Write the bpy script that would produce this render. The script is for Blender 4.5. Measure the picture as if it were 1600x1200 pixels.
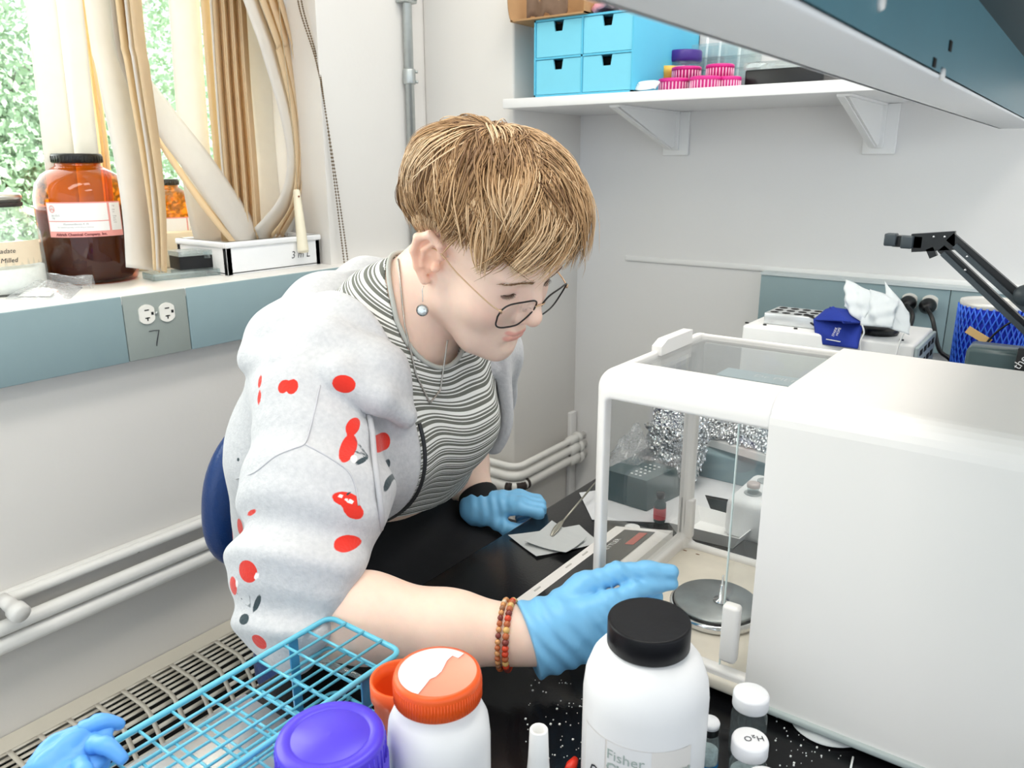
import bpy, bmesh, math, random
import numpy as np
from mathutils import Vector, Matrix
random.seed(7); np.random.seed(7)
for o in list(bpy.data.objects): bpy.data.objects.remove(o)
sc = bpy.context.scene
COL = sc.collection
R = math.radians
PI = math.pi

# ------------------------------------------------------------------ camera
FPX = 1230.0                      # focal length in pixels of the 1600 x 1200 frame
YAW, PITCH = R(36.15), R(15.65)
CAMZ = 1.31
cd = bpy.data.cameras.new('camera'); cam = bpy.data.objects.new('camera', cd); COL.objects.link(cam)
cam.location = (0, 0, CAMZ)
cam.rotation_euler = (R(90) - PITCH, 0, YAW)
cd.sensor_fit = 'HORIZONTAL'; cd.sensor_width = 36.0; cd.lens = FPX * 36.0 / 1600.0
cd.clip_start = 0.02; cd.clip_end = 200
cd.dof.use_dof = True; cd.dof.focus_distance = 0.92; cd.dof.aperture_fstop = 13.0
sc.camera = cam

# ------------------------------------------------------------------ world, sun, room lamps, added fill, exposure
wd = bpy.data.worlds.new('World'); sc.world = wd; wd.use_nodes = True
bg = wd.node_tree.nodes['Background']
bg.inputs['Color'].default_value = (0.84, 0.92, 1.0, 1); bg.inputs['Strength'].default_value = 1.75
def lamp(name, kind, loc, rot, energy, color, size=None, sy=None):
    l = bpy.data.lights.new(name, kind); o = bpy.data.objects.new(name, l); COL.objects.link(o)
    o.location = loc; o.rotation_euler = rot; l.energy = energy; l.color = color
    if kind == 'AREA':
        l.shape = 'RECTANGLE'; l.size = size; l.size_y = sy or size
    return o
sun = lamp('sun', 'SUN', (0, 0, 8), (0, R(38), R(20)), 11.0, (1.0, 0.96, 0.88)); sun.data.angle = R(1.5)
lamp('ceiling_lamp_near', 'AREA', (-0.45, -0.35, 2.66), (0, 0, 0), 12.5, (1.0, 0.945, 0.88), 0.35, 1.3)
lamp('ceiling_lamp_far', 'AREA', (0.75, 0.75, 2.66), (0, 0, 0), 12.5, (1.0, 0.945, 0.88), 0.35, 1.3)
lamp('fill_light_back', 'AREA', (-.30, 1.05, 2.66), (0, 0, 0), 12.5, (1.0, 0.945, 0.88), 0.35, 1.3)  # unseen fill light, added to brighten back wall, pillar and shelf
lamp('daylight_window', 'AREA', (-1.95, 0.25, 1.85), (0, R(-78), 0), 40, (1.0, 0.97, 0.92), 1.3, 2.0)
sc.view_settings.view_transform = 'Standard'
try: sc.view_settings.look = 'None'
except Exception: pass
sc.view_settings.gamma = 1.0; sc.view_settings.use_curve_mapping = False
sc.view_settings.exposure = -0.04

# ------------------------------------------------------------------ photograph measurements -> points of the room
def _cam_axes():
    f = np.array([-math.sin(YAW)*math.cos(PITCH), math.cos(YAW)*math.cos(PITCH), -math.sin(PITCH)])
    r = np.array([math.cos(YAW), math.sin(YAW), 0.0]); return r, np.cross(r, f), f
CR, CU, CF = _cam_axes()
def ray(px, py): return CR*((px-800)/FPX) - CU*((py-600)/FPX) + CF
def on(px, py, axis, val):
    d = ray(px, py); o = np.array([0, 0, CAMZ]); a = 'xyz'.index(axis)
    return o + d*((val-o[a])/d[a])
def dep(px, py, z): return np.array([0, 0, CAMZ]) + ray(px, py)*z

# ------------------------------------------------------------------ materials
MATS = {}
def mat(name, col, rough=0.5, metal=0.0, vary=0.04, scale=30.0, bump=0.0, bscale=200.0, spec=0.5, sss=0.0, sssr=(1, .3, .2),
        trans=0.0, coat=0.0, ior=1.45, alpha=1.0):
    if name in MATS: return MATS[name]
    m = bpy.data.materials.new(name); m.use_nodes = True; nt = m.node_tree; b = nt.nodes['Principled BSDF']
    b.inputs['Roughness'].default_value = rough; b.inputs['Metallic'].default_value = metal
    b.inputs['Specular IOR Level'].default_value = spec; b.inputs['IOR'].default_value = ior
    b.inputs['Transmission Weight'].default_value = trans; b.inputs['Coat Weight'].default_value = coat
    b.inputs['Alpha'].default_value = alpha
    if sss:
        b.inputs['Subsurface Weight'].default_value = sss; b.inputs['Subsurface Radius'].default_value = sssr
        b.inputs['Subsurface Scale'].default_value = 0.008
    tc = nt.nodes.new('ShaderNodeTexCoord'); n = nt.nodes.new('ShaderNodeTexNoise')
    n.inputs['Scale'].default_value = scale; n.inputs['Detail'].default_value = 4
    nt.links.new(tc.outputs['Object'], n.inputs['Vector'])
    mx = nt.nodes.new('ShaderNodeMix'); mx.data_type = 'RGBA'
    c = np.array(col[:3])
    mx.inputs[6].default_value = (*np.clip(c*(1-vary), 0, 1), 1); mx.inputs[7].default_value = (*np.clip(c*(1+vary), 0, 1), 1)
    nt.links.new(n.outputs['Fac'], mx.inputs[0]); nt.links.new(mx.outputs[2], b.inputs['Base Color'])
    if bump:
        n2 = nt.nodes.new('ShaderNodeTexNoise'); n2.inputs['Scale'].default_value = bscale; n2.inputs['Detail'].default_value = 3
        nt.links.new(tc.outputs['Object'], n2.inputs['Vector'])
        bp = nt.nodes.new('ShaderNodeBump'); bp.inputs['Strength'].default_value = bump; bp.inputs['Distance'].default_value = 0.002
        nt.links.new(n2.outputs['Fac'], bp.inputs['Height']); nt.links.new(bp.outputs['Normal'], b.inputs['Normal'])
    MATS[name] = m; return m
def glass(name, tint=(1, 1, 1), refl=0.08, rough=0.02, haze=0.0, hazecol=(.8, .85, .87)):
    """thin sheet of glass or clear plastic: tinted see-through plus a facing-dependent mirror and a little dust"""
    if name in MATS: return MATS[name]
    m = bpy.data.materials.new(name); m.use_nodes = True; nt = m.node_tree; nt.nodes.clear()
    out = nt.nodes.new('ShaderNodeOutputMaterial'); t = nt.nodes.new('ShaderNodeBsdfTransparent'); g = nt.nodes.new('ShaderNodeBsdfGlossy')
    t.inputs['Color'].default_value = (*tint, 1); g.inputs['Roughness'].default_value = rough
    lw = nt.nodes.new('ShaderNodeLayerWeight'); pw = nt.nodes.new('ShaderNodeMath'); pw.operation = 'POWER'; pw.inputs[1].default_value = 4.0
    nt.links.new(lw.outputs['Facing'], pw.inputs[0])
    ml = nt.nodes.new('ShaderNodeMath'); ml.operation = 'MULTIPLY_ADD'; ml.inputs[1].default_value = 0.7; ml.inputs[2].default_value = refl*0.4
    nt.links.new(pw.outputs[0], ml.inputs[0])
    mx = nt.nodes.new('ShaderNodeMixShader'); nt.links.new(ml.outputs[0], mx.inputs[0])
    nt.links.new(t.outputs[0], mx.inputs[1]); nt.links.new(g.outputs[0], mx.inputs[2])
    last = mx
    if haze:
        d = nt.nodes.new('ShaderNodeBsdfDiffuse'); d.inputs['Color'].default_value = (*hazecol, 1)
        tr = nt.nodes.new('ShaderNodeBsdfTranslucent'); tr.inputs['Color'].default_value = (*hazecol, 1)
        ad = nt.nodes.new('ShaderNodeMixShader'); ad.inputs[0].default_value = 0.4
        nt.links.new(d.outputs[0], ad.inputs[1]); nt.links.new(tr.outputs[0], ad.inputs[2])
        m2 = nt.nodes.new('ShaderNodeMixShader'); m2.inputs[0].default_value = haze
        nz = nt.nodes.new('ShaderNodeTexNoise'); nz.inputs['Scale'].default_value = 25
        mm = nt.nodes.new('ShaderNodeMath'); mm.operation = 'MULTIPLY'; mm.inputs[1].default_value = haze*2
        nt.links.new(nz.outputs['Fac'], mm.inputs[0]); nt.links.new(mm.outputs[0], m2.inputs[0])
        nt.links.new(mx.outputs[0], m2.inputs[1]); nt.links.new(ad.outputs[0], m2.inputs[2]); last = m2
    nt.links.new(last.outputs[0], out.inputs['Surface'])
    MATS[name] = m; return m
def cloth_glow(name, col, tl=0.45):
    """thin sheet that also lets light through from behind (blind vanes, paper, mask fabric)"""
    if name in MATS: return MATS[name]
    m = bpy.data.materials.new(name); m.use_nodes = True; nt = m.node_tree; nt.nodes.clear()
    out = nt.nodes.new('ShaderNodeOutputMaterial'); d = nt.nodes.new('ShaderNodeBsdfDiffuse'); t = nt.nodes.new('ShaderNodeBsdfTranslucent')
    tc = nt.nodes.new('ShaderNodeTexCoord'); n = nt.nodes.new('ShaderNodeTexNoise'); n.inputs['Scale'].default_value = 40
    nt.links.new(tc.outputs['Object'], n.inputs['Vector'])
    mx = nt.nodes.new('ShaderNodeMix'); mx.data_type = 'RGBA'
    mx.inputs[6].default_value = (*[c*.96 for c in col], 1); mx.inputs[7].default_value = (*[min(1, c*1.04) for c in col], 1)
    nt.links.new(n.outputs['Fac'], mx.inputs[0])
    nt.links.new(mx.outputs[2], d.inputs['Color']); nt.links.new(mx.outputs[2], t.inputs['Color'])
    ms = nt.nodes.new('ShaderNodeMixShader'); ms.inputs[0].default_value = tl
    nt.links.new(d.outputs[0], ms.inputs[1]); nt.links.new(t.outputs[0], ms.inputs[2]); nt.links.new(ms.outputs[0], out.inputs['Surface'])
    MATS[name] = m; return m

# ------------------------------------------------------------------ mesh builder
def V3(p): return np.array(p, float)
class MB:
    def __init__(s): s.v = []; s.f = []; s.m = []; s.sm = []
    def add(s, verts, faces, mi=0, smooth=False):
        k = len(s.v); s.v.extend([tuple(map(float, p)) for p in verts])
        for f in faces: s.f.append(tuple(i+k for i in f)); s.m.append(mi); s.sm.append(smooth)
        return s
    def box(s, lo, hi, mi=0, bev=0.0, seg=2, rot=None, piv=None):
        if bev > 0:
            bm = bmesh.new(); bmesh.ops.create_cube(bm, size=1)
            for v in bm.verts:
                v.co = Vector([lo[i] + (v.co[i]+.5)*(hi[i]-lo[i]) for i in range(3)])
            bmesh.ops.bevel(bm, geom=bm.edges[:], offset=min(bev, .49*min(abs(hi[i]-lo[i]) for i in range(3))), segments=seg, affect='EDGES', profile=.5)
            bm.verts.index_update(); vs = [tuple(v.co) for v in bm.verts]; fs = [[v.index for v in f.verts] for f in bm.faces]; bm.free(); sm = True
        else:
            x0, y0, z0 = lo; x1, y1, z1 = hi
            vs = [(x0,y0,z0),(x1,y0,z0),(x1,y1,z0),(x0,y1,z0),(x0,y0,z1),(x1,y0,z1),(x1,y1,z1),(x0,y1,z1)]
            fs = [(0,3,2,1),(4,5,6,7),(0,1,5,4),(1,2,6,5),(2,3,7,6),(3,0,4,7)]; sm = False
        if rot is not None:
            p = V3(piv if piv is not None else [(a+b)/2 for a, b in zip(lo, hi)])
            vs = [tuple(rot @ (V3(q)-p) + p) for q in vs]
        return s.add(vs, fs, mi, sm)
    def lathe(s, prof, c=(0, 0, 0), n=32, mi=0, axis=None, smooth=True, cap0=True, cap1=True, a0=0.0, a1=2*PI):
        """prof: list of (r, z) along axis"""
        c = V3(c); ax = V3(axis if axis is not None else (0, 0, 1)); ax = ax/np.linalg.norm(ax)
        t = V3((1, 0, 0)) if abs(ax[0]) < .9 else V3((0, 1, 0)); u = np.cross(ax, t); u /= np.linalg.norm(u); w = np.cross(ax, u)
        if axis is None: u, w = V3((1, 0, 0)), V3((0, 1, 0))
        full = abs(a1-a0-2*PI) < 1e-6; m = n if full else n+1
        vs = []; fs = []
        for r, z in prof:
            for i in range(m):
                a = a0+(a1-a0)*i/n; vs.append(c+ax*z+u*r*math.cos(a)+w*r*math.sin(a))
        for j in range(len(prof)-1):
            for i in range(n):
                i2 = (i+1) % m; fs.append((j*m+i, j*m+i2, (j+1)*m+i2, (j+1)*m+i))
        if full:
            if cap0 and prof[0][0] > 1e-6: fs.append(tuple(reversed(range(m))))
            if cap1 and prof[-1][0] > 1e-6: fs.append(tuple(range((len(prof)-1)*m, len(prof)*m)))
        return s.add(vs, fs, mi, smooth)
    def tube(s, pts, r, n=8, mi=0, cap=True, smooth=True, closed=False):
        P = [V3(p) for p in pts]; N = len(P); rr = r if hasattr(r, '__len__') else [r]*N
        vs = []; fs = []; up = None
        for i in range(N):
            a = P[i-1] if (i > 0 or closed) else P[i]; b = P[(i+1) % N] if (i < N-1 or closed) else P[i]
            t = b-a; t = t/(np.linalg.norm(t)+1e-12)
            if up is None:
                up = V3((0, 0, 1)) if abs(t[2]) < .9 else V3((1, 0, 0))
            up = up - t*np.dot(up, t); up = up/(np.linalg.norm(up)+1e-12); w = np.cross(t, up)
            for k in range(n):
                an = 2*PI*k/n; vs.append(P[i]+rr[i]*(up*math.cos(an)+w*math.sin(an)))
        for i in range(N if closed else N-1):
            j = (i+1) % N
            for k in range(n): fs.append((i*n+k, i*n+(k+1) % n, j*n+(k+1) % n, j*n+k))
        if cap and not closed: fs.append(tuple(reversed(range(n)))); fs.append(tuple(range((N-1)*n, N*n)))
        return s.add(vs, fs, mi, smooth)
    def sphere(s, c, r, n=12, m=8, mi=0, sc=(1, 1, 1)):
        c = V3(c); vs = []; fs = []
        for j in range(m+1):
            t = PI*j/m
            for i in range(n):
                a = 2*PI*i/n; vs.append(c+V3((r*sc[0]*math.sin(t)*math.cos(a), r*sc[1]*math.sin(t)*math.sin(a), r*sc[2]*math.cos(t))))
        for j in range(m):
            for i in range(n): fs.append((j*n+i, (j+1)*n+i, (j+1)*n+(i+1) % n, j*n+(i+1) % n))
        return s.add(vs, fs, mi, True)
    def prism(s, outline, d, mi=0, smooth=False):
        """closed 3-D polygon pushed along the vector d"""
        P = [V3(p) for p in outline]; n = len(P); d = V3(d)
        vs = P+[p+d for p in P]
        fs = [tuple(reversed(range(n))), tuple(range(n, 2*n))]+[(i, (i+1) % n, n+(i+1) % n, n+i) for i in range(n)]
        return s.add(vs, fs, mi, smooth)
    def grid(s, G, mi=0, smooth=True, thick=0.0, closed_u=False):
        """G: array (a,b,3); optional thickness along averaged normals"""
        G = np.array(G, float); a, b = G.shape[:2]
        idx = lambda i, j: i*b+j
        fs = [(idx(i, j), idx(i+1, j), idx(i+1, j+1), idx(i, j+1)) for i in range(a-1) for j in range(b-1)]
        if thick == 0: return s.add(G.reshape(-1, 3), fs, mi, smooth)
        du = np.gradient(G, axis=0); dv = np.gradient(G, axis=1); N = np.cross(du, dv); N /= (np.linalg.norm(N, axis=2, keepdims=True)+1e-12)
        A = (G+N*thick/2).reshape(-1, 3); B = (G-N*thick/2).reshape(-1, 3); k = a*b
        f2 = [tuple(k+i for i in reversed(f)) for f in fs]; e = []
        ring = [idx(i, 0) for i in range(a)]+[idx(a-1, j) for j in range(1, b)]+[idx(i, b-1) for i in range(a-2, -1, -1)]+[idx(0, j) for j in range(b-2, 0, -1)]
        for q in range(len(ring)):
            i, j = ring[q], ring[(q+1) % len(ring)]; e.append((j, i, k+i, k+j))
        return s.add(np.vstack([A, B]), fs+f2+e, mi, smooth)
    def build(s, name, mats, parent=None, origin=None):
        me = bpy.data.meshes.new(name)
        org = V3(origin) if origin is not None else (root_loc(parent) if parent is not None else V3((0, 0, 0)))
        v = np.array(s.v, float)-org
        me.from_pydata(v.tolist(), [], s.f); me.update()
        if not isinstance(mats, (list, tuple)): mats = [mats]
        for m in mats: me.materials.append(m)
        me.polygons.foreach_set('material_index', s.m); me.polygons.foreach_set('use_smooth', s.sm)
        me.validate(); me.update()
        o = bpy.data.objects.new(name, me); COL.objects.link(o)
        if parent is not None: o.parent = parent
        else: o.location = org
        return o
def root_loc(o):
    l = V3(o.location)
    while o.parent is not None: o = o.parent; l = l+V3(o.location)
    return l
def tag(o, label, cat, group=None, kind=None):
    if label: o['label'] = label
    if cat: o['category'] = cat
    if group: o['group'] = group
    if kind: o['kind'] = kind
    return o
def thing(name, label, cat, loc=(0, 0, 0), group=None):
    o = bpy.data.objects.new(name, None); COL.objects.link(o); o.location = loc; o.empty_display_size = .02
    return tag(o, label, cat, group)
def struct(o): o['kind'] = 'structure'; return o
def dup(root, loc, label=None, group=None, rotz=None):
    def cp(o, par):
        c = o.copy(); COL.objects.link(c); c.parent = par
        for ch in [x for x in o.children]: cp(ch, c)
        return c
    r = cp(root, None); r.location = loc
    if rotz is not None: r.rotation_euler = (0, 0, rotz)
    if label: r['label'] = label
    if group: r['group'] = group
    return r
def rotz(a): c, s = math.cos(a), math.sin(a); return np.array([[c, -s, 0], [s, c, 0], [0, 0, 1]])
def rotax(ax, a): return np.array(Matrix.Rotation(a, 3, Vector(ax)))
def spline(P, n=8):
    P = [V3(p) for p in P]; out = []
    for i in range(len(P)-1):
        p0 = P[max(i-1, 0)]; p1 = P[i]; p2 = P[i+1]; p3 = P[min(i+2, len(P)-1)]
        for k in range(n):
            t = k/n; out.append(.5*((2*p1)+(-p0+p2)*t+(2*p0-5*p1+4*p2-p3)*t*t+(-p0+3*p1-3*p2+p3)*t**3))
    out.append(P[-1]); return out
def text_mesh(name, body, size, m, parent, origin, xdir, ydir, align='LEFT', bend=None, extr=0.0002, shear=0.0, bold=0.0, sx=1.0):
    """lettering as flat mesh; bend = (centre, radius) wraps it round a vertical cylinder"""
    cu = bpy.data.curves.new(name, 'FONT'); cu.body = body; cu.size = size; cu.align_x = align; cu.resolution_u = 2
    cu.shear = shear; cu.offset = bold; cu.fill_mode = 'FRONT'
    to = bpy.data.objects.new(name, cu); COL.objects.link(to)
    dg = bpy.context.evaluated_depsgraph_get(); me = bpy.data.meshes.new_from_object(to.evaluated_get(dg))
    bpy.data.objects.remove(to)
    xd = V3(xdir); yd = V3(ydir); nd = np.cross(xd, yd); O = V3(origin)
    org = root_loc(parent)
    for v in me.vertices:
        x, y = v.co.x*sx, v.co.y
        if bend is None: p = O+xd*x+yd*y+nd*extr
        else:
            c, r = bend; a0 = math.atan2(O[1]-c[1], O[0]-c[0]); a = a0+x/r
            p = np.array([c[0]+(r+extr)*math.cos(a), c[1]+(r+extr)*math.sin(a), O[2]+y])
        v.co = Vector(p-org)
    me.name = name; me.materials.clear(); me.materials.append(m)
    o = bpy.data.objects.new(name, me); COL.objects.link(o); o.parent = parent
    return o
# ================================================================== the room
WX = -1.365        # window wall
PY, PX = 1.51, -1.098   # pillar front face, pillar side face
BY = 1.798         # back wall
BENCH = 0.788
SILL = 1.093
BANDX = -1.324
WIN1 = 1.185       # right end of the window opening
m_wall = mat('wall_paint_white', (.80, .79, .78), .55, vary=.02, scale=6, bump=.15, bscale=90)
m_wallw = mat('wall_paint_warm', (.76, .735, .70), .55, vary=.02, scale=5, bump=.12, bscale=90)
m_floor = mat('floor_vinyl', (.58, .57, .55), .4, vary=.1, scale=12)
m_ceil = mat('ceiling_tile', (.82, .82, .80), .8, vary=.03)
m_white = mat('white_paint', (.86, .86, .85), .4, vary=.02)
m_pipe = mat('pipe_paint', (.80, .79, .76), .35, vary=.04, scale=40, bump=.2, bscale=60)
m_chip = mat('bare_chipped_iron', (.03, .022, .02), .7, vary=.4, scale=120)
m_blk = mat('black_plastic', (.006, .006, .007), .35, vary=.1)
m_dark = mat('dark_gap', (.012, .012, .012), .9)
m_ink = mat('black_ink', (.02, .02, .03), .7)
m_grey_blue = mat('raceway_blue_grey', (.26, .36, .385), .45, vary=.03, scale=25)
m_plate = mat('outlet_plate_grey', (.30, .34, .32), .5, vary=.03)
m_outlet = mat('outlet_ivory', (.84, .82, .76), .35, vary=.02)
m_steel = mat('galvanised_conduit', (.50, .53, .52), .38, .75, vary=.12, scale=60)

b = MB(); b.box((-3.2, -2.6, -.04), (3.4, 2.1, 0)); struct(b.build('floor', m_floor))
b = MB(); b.box((-1.9, -2.6, 2.70), (3.4, 2.1, 2.75)); struct(b.build('ceiling', m_ceil))
b = MB()   # window wall: below the window, right of it, above it
b.box((-1.75, -2.6, 0), (WX, 1.9, 1.06)); b.box((-1.75, WIN1, 1.06), (WX, 1.9, 2.7)); b.box((-1.75, -2.6, 2.34), (WX, WIN1, 2.7)); b.box((-1.75, -2.6, 1.06), (WX, -1.2, 2.34))
struct(b.build('wall_left', m_wallw))
b = MB(); b.box((WX, PY, 0), (PX, BY+.1, 2.7), bev=.006); struct(b.build('wall_pillar', m_wallw))
b = MB(); b.box((PX-.3, BY, 0), (3.4, BY+.12, 2.7)); struct(b.build('wall_back', m_wall))
# chair-rail trim lying along the back wall just over the raceway
b = MB(); b.box((-.955, BY-.006, 1.072), (1.5, BY, 1.086), bev=.003); struct(b.build('trim_1', m_white))

# window: frame, panes, sill
w = struct(thing('window_1', None, None, (-1.62, 0, SILL)))
b = MB()
for y in (-1.19, -.35, .42, WIN1-.03): b.box((-1.656, y, SILL+.070), (-1.603, y+.045, 2.285))
b.box((-1.66, -1.2, SILL), (-1.60, WIN1, SILL+.075), bev=.004); b.box((-1.66, -1.2, 2.28), (-1.60, WIN1, 2.34), bev=.004)
b.build('window_frame', mat('window_frame_cream', (.80, .70, .52), .45, vary=.05), w)
for y0, y1 in ((-1.145, -.35), (-.305, .42), (.465, WIN1-.03)):
    b = MB(); b.box((-1.635, y0, SILL+.07), (-1.630, y1, 2.285)); b.build('pane', glass('window_glass', (.96, .99, .98), .05), w)
b = MB(); b.box((-1.76, -2.0, SILL-.018), (BANDX-.002, WIN1+.0, SILL), bev=.003); b.box((WX-.01, WIN1, SILL-.018), (BANDX-.002, PY, SILL), bev=.003)
b.build('window_sill', mat('sill_white', (.82, .80, .77), .35, vary=.03), w)

# blue-grey cable raceway under the sill, with the outlet numbered 7
r = thing('cable_raceway', 'blue-grey cable raceway under the window sill with outlet plate numbered 7', 'raceway', (BANDX, .74, .976))
ys = [-1.6, -.4, .683, .803, 1.508]
for k in range(4):
    if k == 2: continue
    b = MB(); b.box((WX, ys[k]+.0006, .976), (BANDX, ys[k+1]-.0006, SILL-.002), bev=.0015); b.build('cover_panel', m_grey_blue, r)
def outlet_plate(r, lo, hi, axis, cx, cz, rad, sgn, label=None):
    b = MB(); b.box(lo, hi, bev=.0015); pl = b.build('outlet_plate', m_plate, r)
    return pl
pl = outlet_plate(r, (WX, .6836, .976), (BANDX-.0006, .8024, SILL-.002), 'x', 0, 0, 0, 1)
def receptacle(pl, c, u, n, up=(0, 0, 1)):
    """round-sided receptacle face with its slots; u = sideways on the wall, n = out of the wall"""
    c, u, n, up = V3(c), V3(u), V3(n), V3(up); b = MB(); k = 28; ring = []
    for i in range(k):
        a = 2*PI*i/k; x = .0172*math.cos(a); y = max(-.0142, min(.0142, .0172*math.sin(a)))
        ring.append(c+u*y+up*x)
    b.prism(ring, n*.003, 0)
    for (x, y, sx, sy) in ((0.0075, 0.0, .0010, .0042), (-.0065, 0.0, .0010, .0042), (-.0085, 0.0, .0032, .0010), (0.0005, .0098, .0026, .0022)):
        q = c+n*.0031+u*y+up*x
        b.prism([q-u*sy-up*sx, q+u*sy-up*sx, q+u*sy+up*sx, q-u*sy+up*sx], n*.0003, 1)
    return b.build('receptacle', [m_outlet, m_blk], pl)
for px, py in ((228.5, 491), (260, 487.5)):
    receptacle(pl, on(px, py, 'x', BANDX-.0006), (0, 1, 0), (1, 0, 0))
q = on(244, 489, 'x', BANDX); b = MB(); b.lathe([(.003, 0), (.003, .002), (.001, .003)], q, 12, axis=(1, 0, 0)); b.build('screw', m_steel, pl)
seven = [on(x, y, 'x', BANDX+.0004) for x, y in ((233, 518), (240, 516.5), (248.5, 516), (247, 525), (245.5, 534), (245, 540.5))]
b = MB(); b.tube(seven, [.0006, .0006, .0008, .0009, .001, .0006], 6); b.build('handwritten_seven', m_ink, pl)

# blue-grey raceway on the back wall
rb = thing('cable_raceway', 'blue-grey cable raceway on the back wall with two plugs in it', 'raceway', (0, BY, .93))
xs = [-.592, -.327, -.212, .9]
for k in (0, 2):
    b = MB(); b.box((xs[k]+.0006, BY-.04, .94), (xs[k+1]-.0006, BY, 1.070), bev=.0015); b.build('cover_panel', m_grey_blue, rb)
b = MB(); b.box((xs[1]+.0006, BY-.0395, .94), (xs[2]-.0006, BY, 1.070), bev=.0015); pb = b.build('outlet_plate', m_grey_blue, rb)
b = MB(); b.box((xs[0], BY-.043, 1.070), (xs[3], BY, 1.076)); b.build('top_lip', mat('raceway_lip_pale', (.62, .68, .69), .5), rb)
for px, py in ((1421, 471), (1453, 474)):
    receptacle(pb, on(px, py, 'y', BY-.0395), (1, 0, 0), (0, -1, 0))
# plugs with cords
for k, (px, py, ex, ey) in enumerate(((1420, 473, 1412, 560), (1451, 477, 1490, 575))):
    c = on(px, py, 'y', BY-.043)
    t = thing('power_plug', ['black power plug in the socket behind the white face mask', 'black power plug in the right socket with a thick cord'][k], 'plug', c, 'plugs in the back raceway')
    b = MB(); b.lathe([(.013, 0), (.0155, -.004), (.0155, -.016), (.010, -.026), (.005, -.034)], c, 20, axis=(0, 1, 0)); b.build('plug_body', m_blk, t)
    e = on(ex, ey, 'y', BY-.10); s0 = c+V3((0, -.03, 0)); s1 = on(px+6, py+22, 'y', BY-.095); s2 = (s1*.5+e*.5)+V3((-.004, -.01, -.01))
    b = MB(); b.tube(spline([s0, s1, s2, e, (e[0]+.02, e[1]+.02, BENCH+.006)], 8), .0042, 10); b.build('cord', m_blk, t)

# heating pipes: window wall -> pillar face -> pillar side
zp = [on(160, 878, 'x', WX+.018)[2], on(160, 916, 'x', WX+.034)[2], on(160, 941, 'x', WX+.034)[2]]
lab = ['thin upper white-painted heating pipe along the window wall', 'middle white-painted heating pipe along the window wall and pillar', 'lowest white-painted heating pipe with chipped black elbow at the pillar']
zp2 = [on(812, 733, 'y', PY-.034)[2], on(812, 748, 'y', PY-.034)[2], on(812, 764, 'y', PY-.034)[2]]
for k in range(3):
    off = (.018, .034, .034)[k]; rad = (.0085, .0125, .0135)[k]; z = zp[k]; z2 = zp2[k]
    t = thing('heating_pipe', lab[k], 'pipe', (WX+off, .6, z), 'heating pipes round the pillar')
    off2 = .034
    pts = [(WX+off, -1.6, z), (WX+off, 1.2, z), (WX+off, PY-.10, z*.5+z2*.5)]
    for a in range(7):
        th = a/6*PI/2; pts.append((WX+off2+.035*(1-math.cos(th)), PY-off2-.035+.035*math.sin(th), z2))
    for a in range(7):
        th = a/6*PI/2; pts.append((PX+off2-.03+.03*math.sin(th), PY-off2+.03*(1-math.cos(th))-.0, z2))
    pts += [(PX+off2, BY-.06, z2), (PX+off2, BY-.004, z2)]
    b = MB(); b.tube(pts, rad, 14); b.build('pipe', m_pipe, t)
    b = MB(); b.tube([(PX+off2, BY-.085, z2), (PX+off2, BY-.035, z2)], rad*1.45, 14); b.tube([(PX+off2, BY-.045, z2), (PX+off2, BY-.03, z2)], rad*1.75, 14); b.build('coupling', m_pipe, t)
    if k == 2:
        b = MB()
        for a0, a1 in ((0, 2), (3, 6)):
            sub = [V3(pts[10+i])+V3((.002, -.003, -.001)) for i in range(a0, a1+1)]; b.tube(sub, rad*.99, 10)
        b.tube([V3(pts[16])+V3((0.0005, .004, 0)), V3(pts[16])+V3((.0005, .012, 0))], rad*1.12, 14)
        b.build('bare_chipped_paint', m_chip, t)
    if k == 0:
        b = MB(); q = on(216, 861, 'x', WX+off+.004); b.sphere(q, .006, 10, 6, 0, (.4, 1.1, .5)); b.build('bare_chipped_paint', m_chip, t)
        c = on(14, 944, 'x', WX+.04); b = MB(); b.lathe([(.010, -.02), (.012, 0), (.012, .016), (.016, .018), (.016, .034), (.012, .038), (.0, .039)], c, 18, axis=(1, .1, -.25)); b.build('valve_stub', m_pipe, t)
z = on(160, 865, 'x', WX)[2]
b = MB(); b.box((WX, -1.6, z-.004), (WX+.014, PY-.05, z+.004), bev=.003); struct(b.build('trim_2', m_pipe))
# conduit in the corner beside the pillar
t = thing('electrical_conduit', 'grey metal conduit running up the wall corner beside the pillar', 'conduit', (WX+.013, 1.40, .8))
cx, cy = WX+.014, on(639, 100, 'x', WX+.014)[1]
b = MB(); b.tube([(cx, cy, SILL), (cx, cy, 2.699)], .0105, 16); b.build('tube', m_steel, t)
zc = on(640, 120, 'x', WX+.014)[2]
b = MB(); b.lathe([(.0135, -.017), (.0145, -.014), (.0145, .014), (.0135, .017)], (cx, cy, zc), 18)
for dz in (-.011, .011): b.lathe([(.0035, 0), (.0035, .006)], (cx+.010, cy+.010, zc+dz), 10, axis=(.6, .6, 0))
b.build('coupling', m_steel, t)
zc = on(640, 2, 'x', WX+.014)[2]; b = MB(); b.box((WX, cy-.024, zc-.006), (cx+.014, cy+.02, zc+.02), bev=.003); b.lathe([(.004, 0), (.004, .004)], (cx+.014, cy+.012, zc+.003), 10, axis=(1, 0, 0)); b.build('strap', m_steel, t)
# small chase strip beside the pillar corner low down
b = MB(); b.box((PX, BY-.035, .0), (PX+.012, BY-.005, on(905, 640, 'x', PX+.012)[2]), bev=.002); struct(b.build('trim_3', m_wall))

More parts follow.
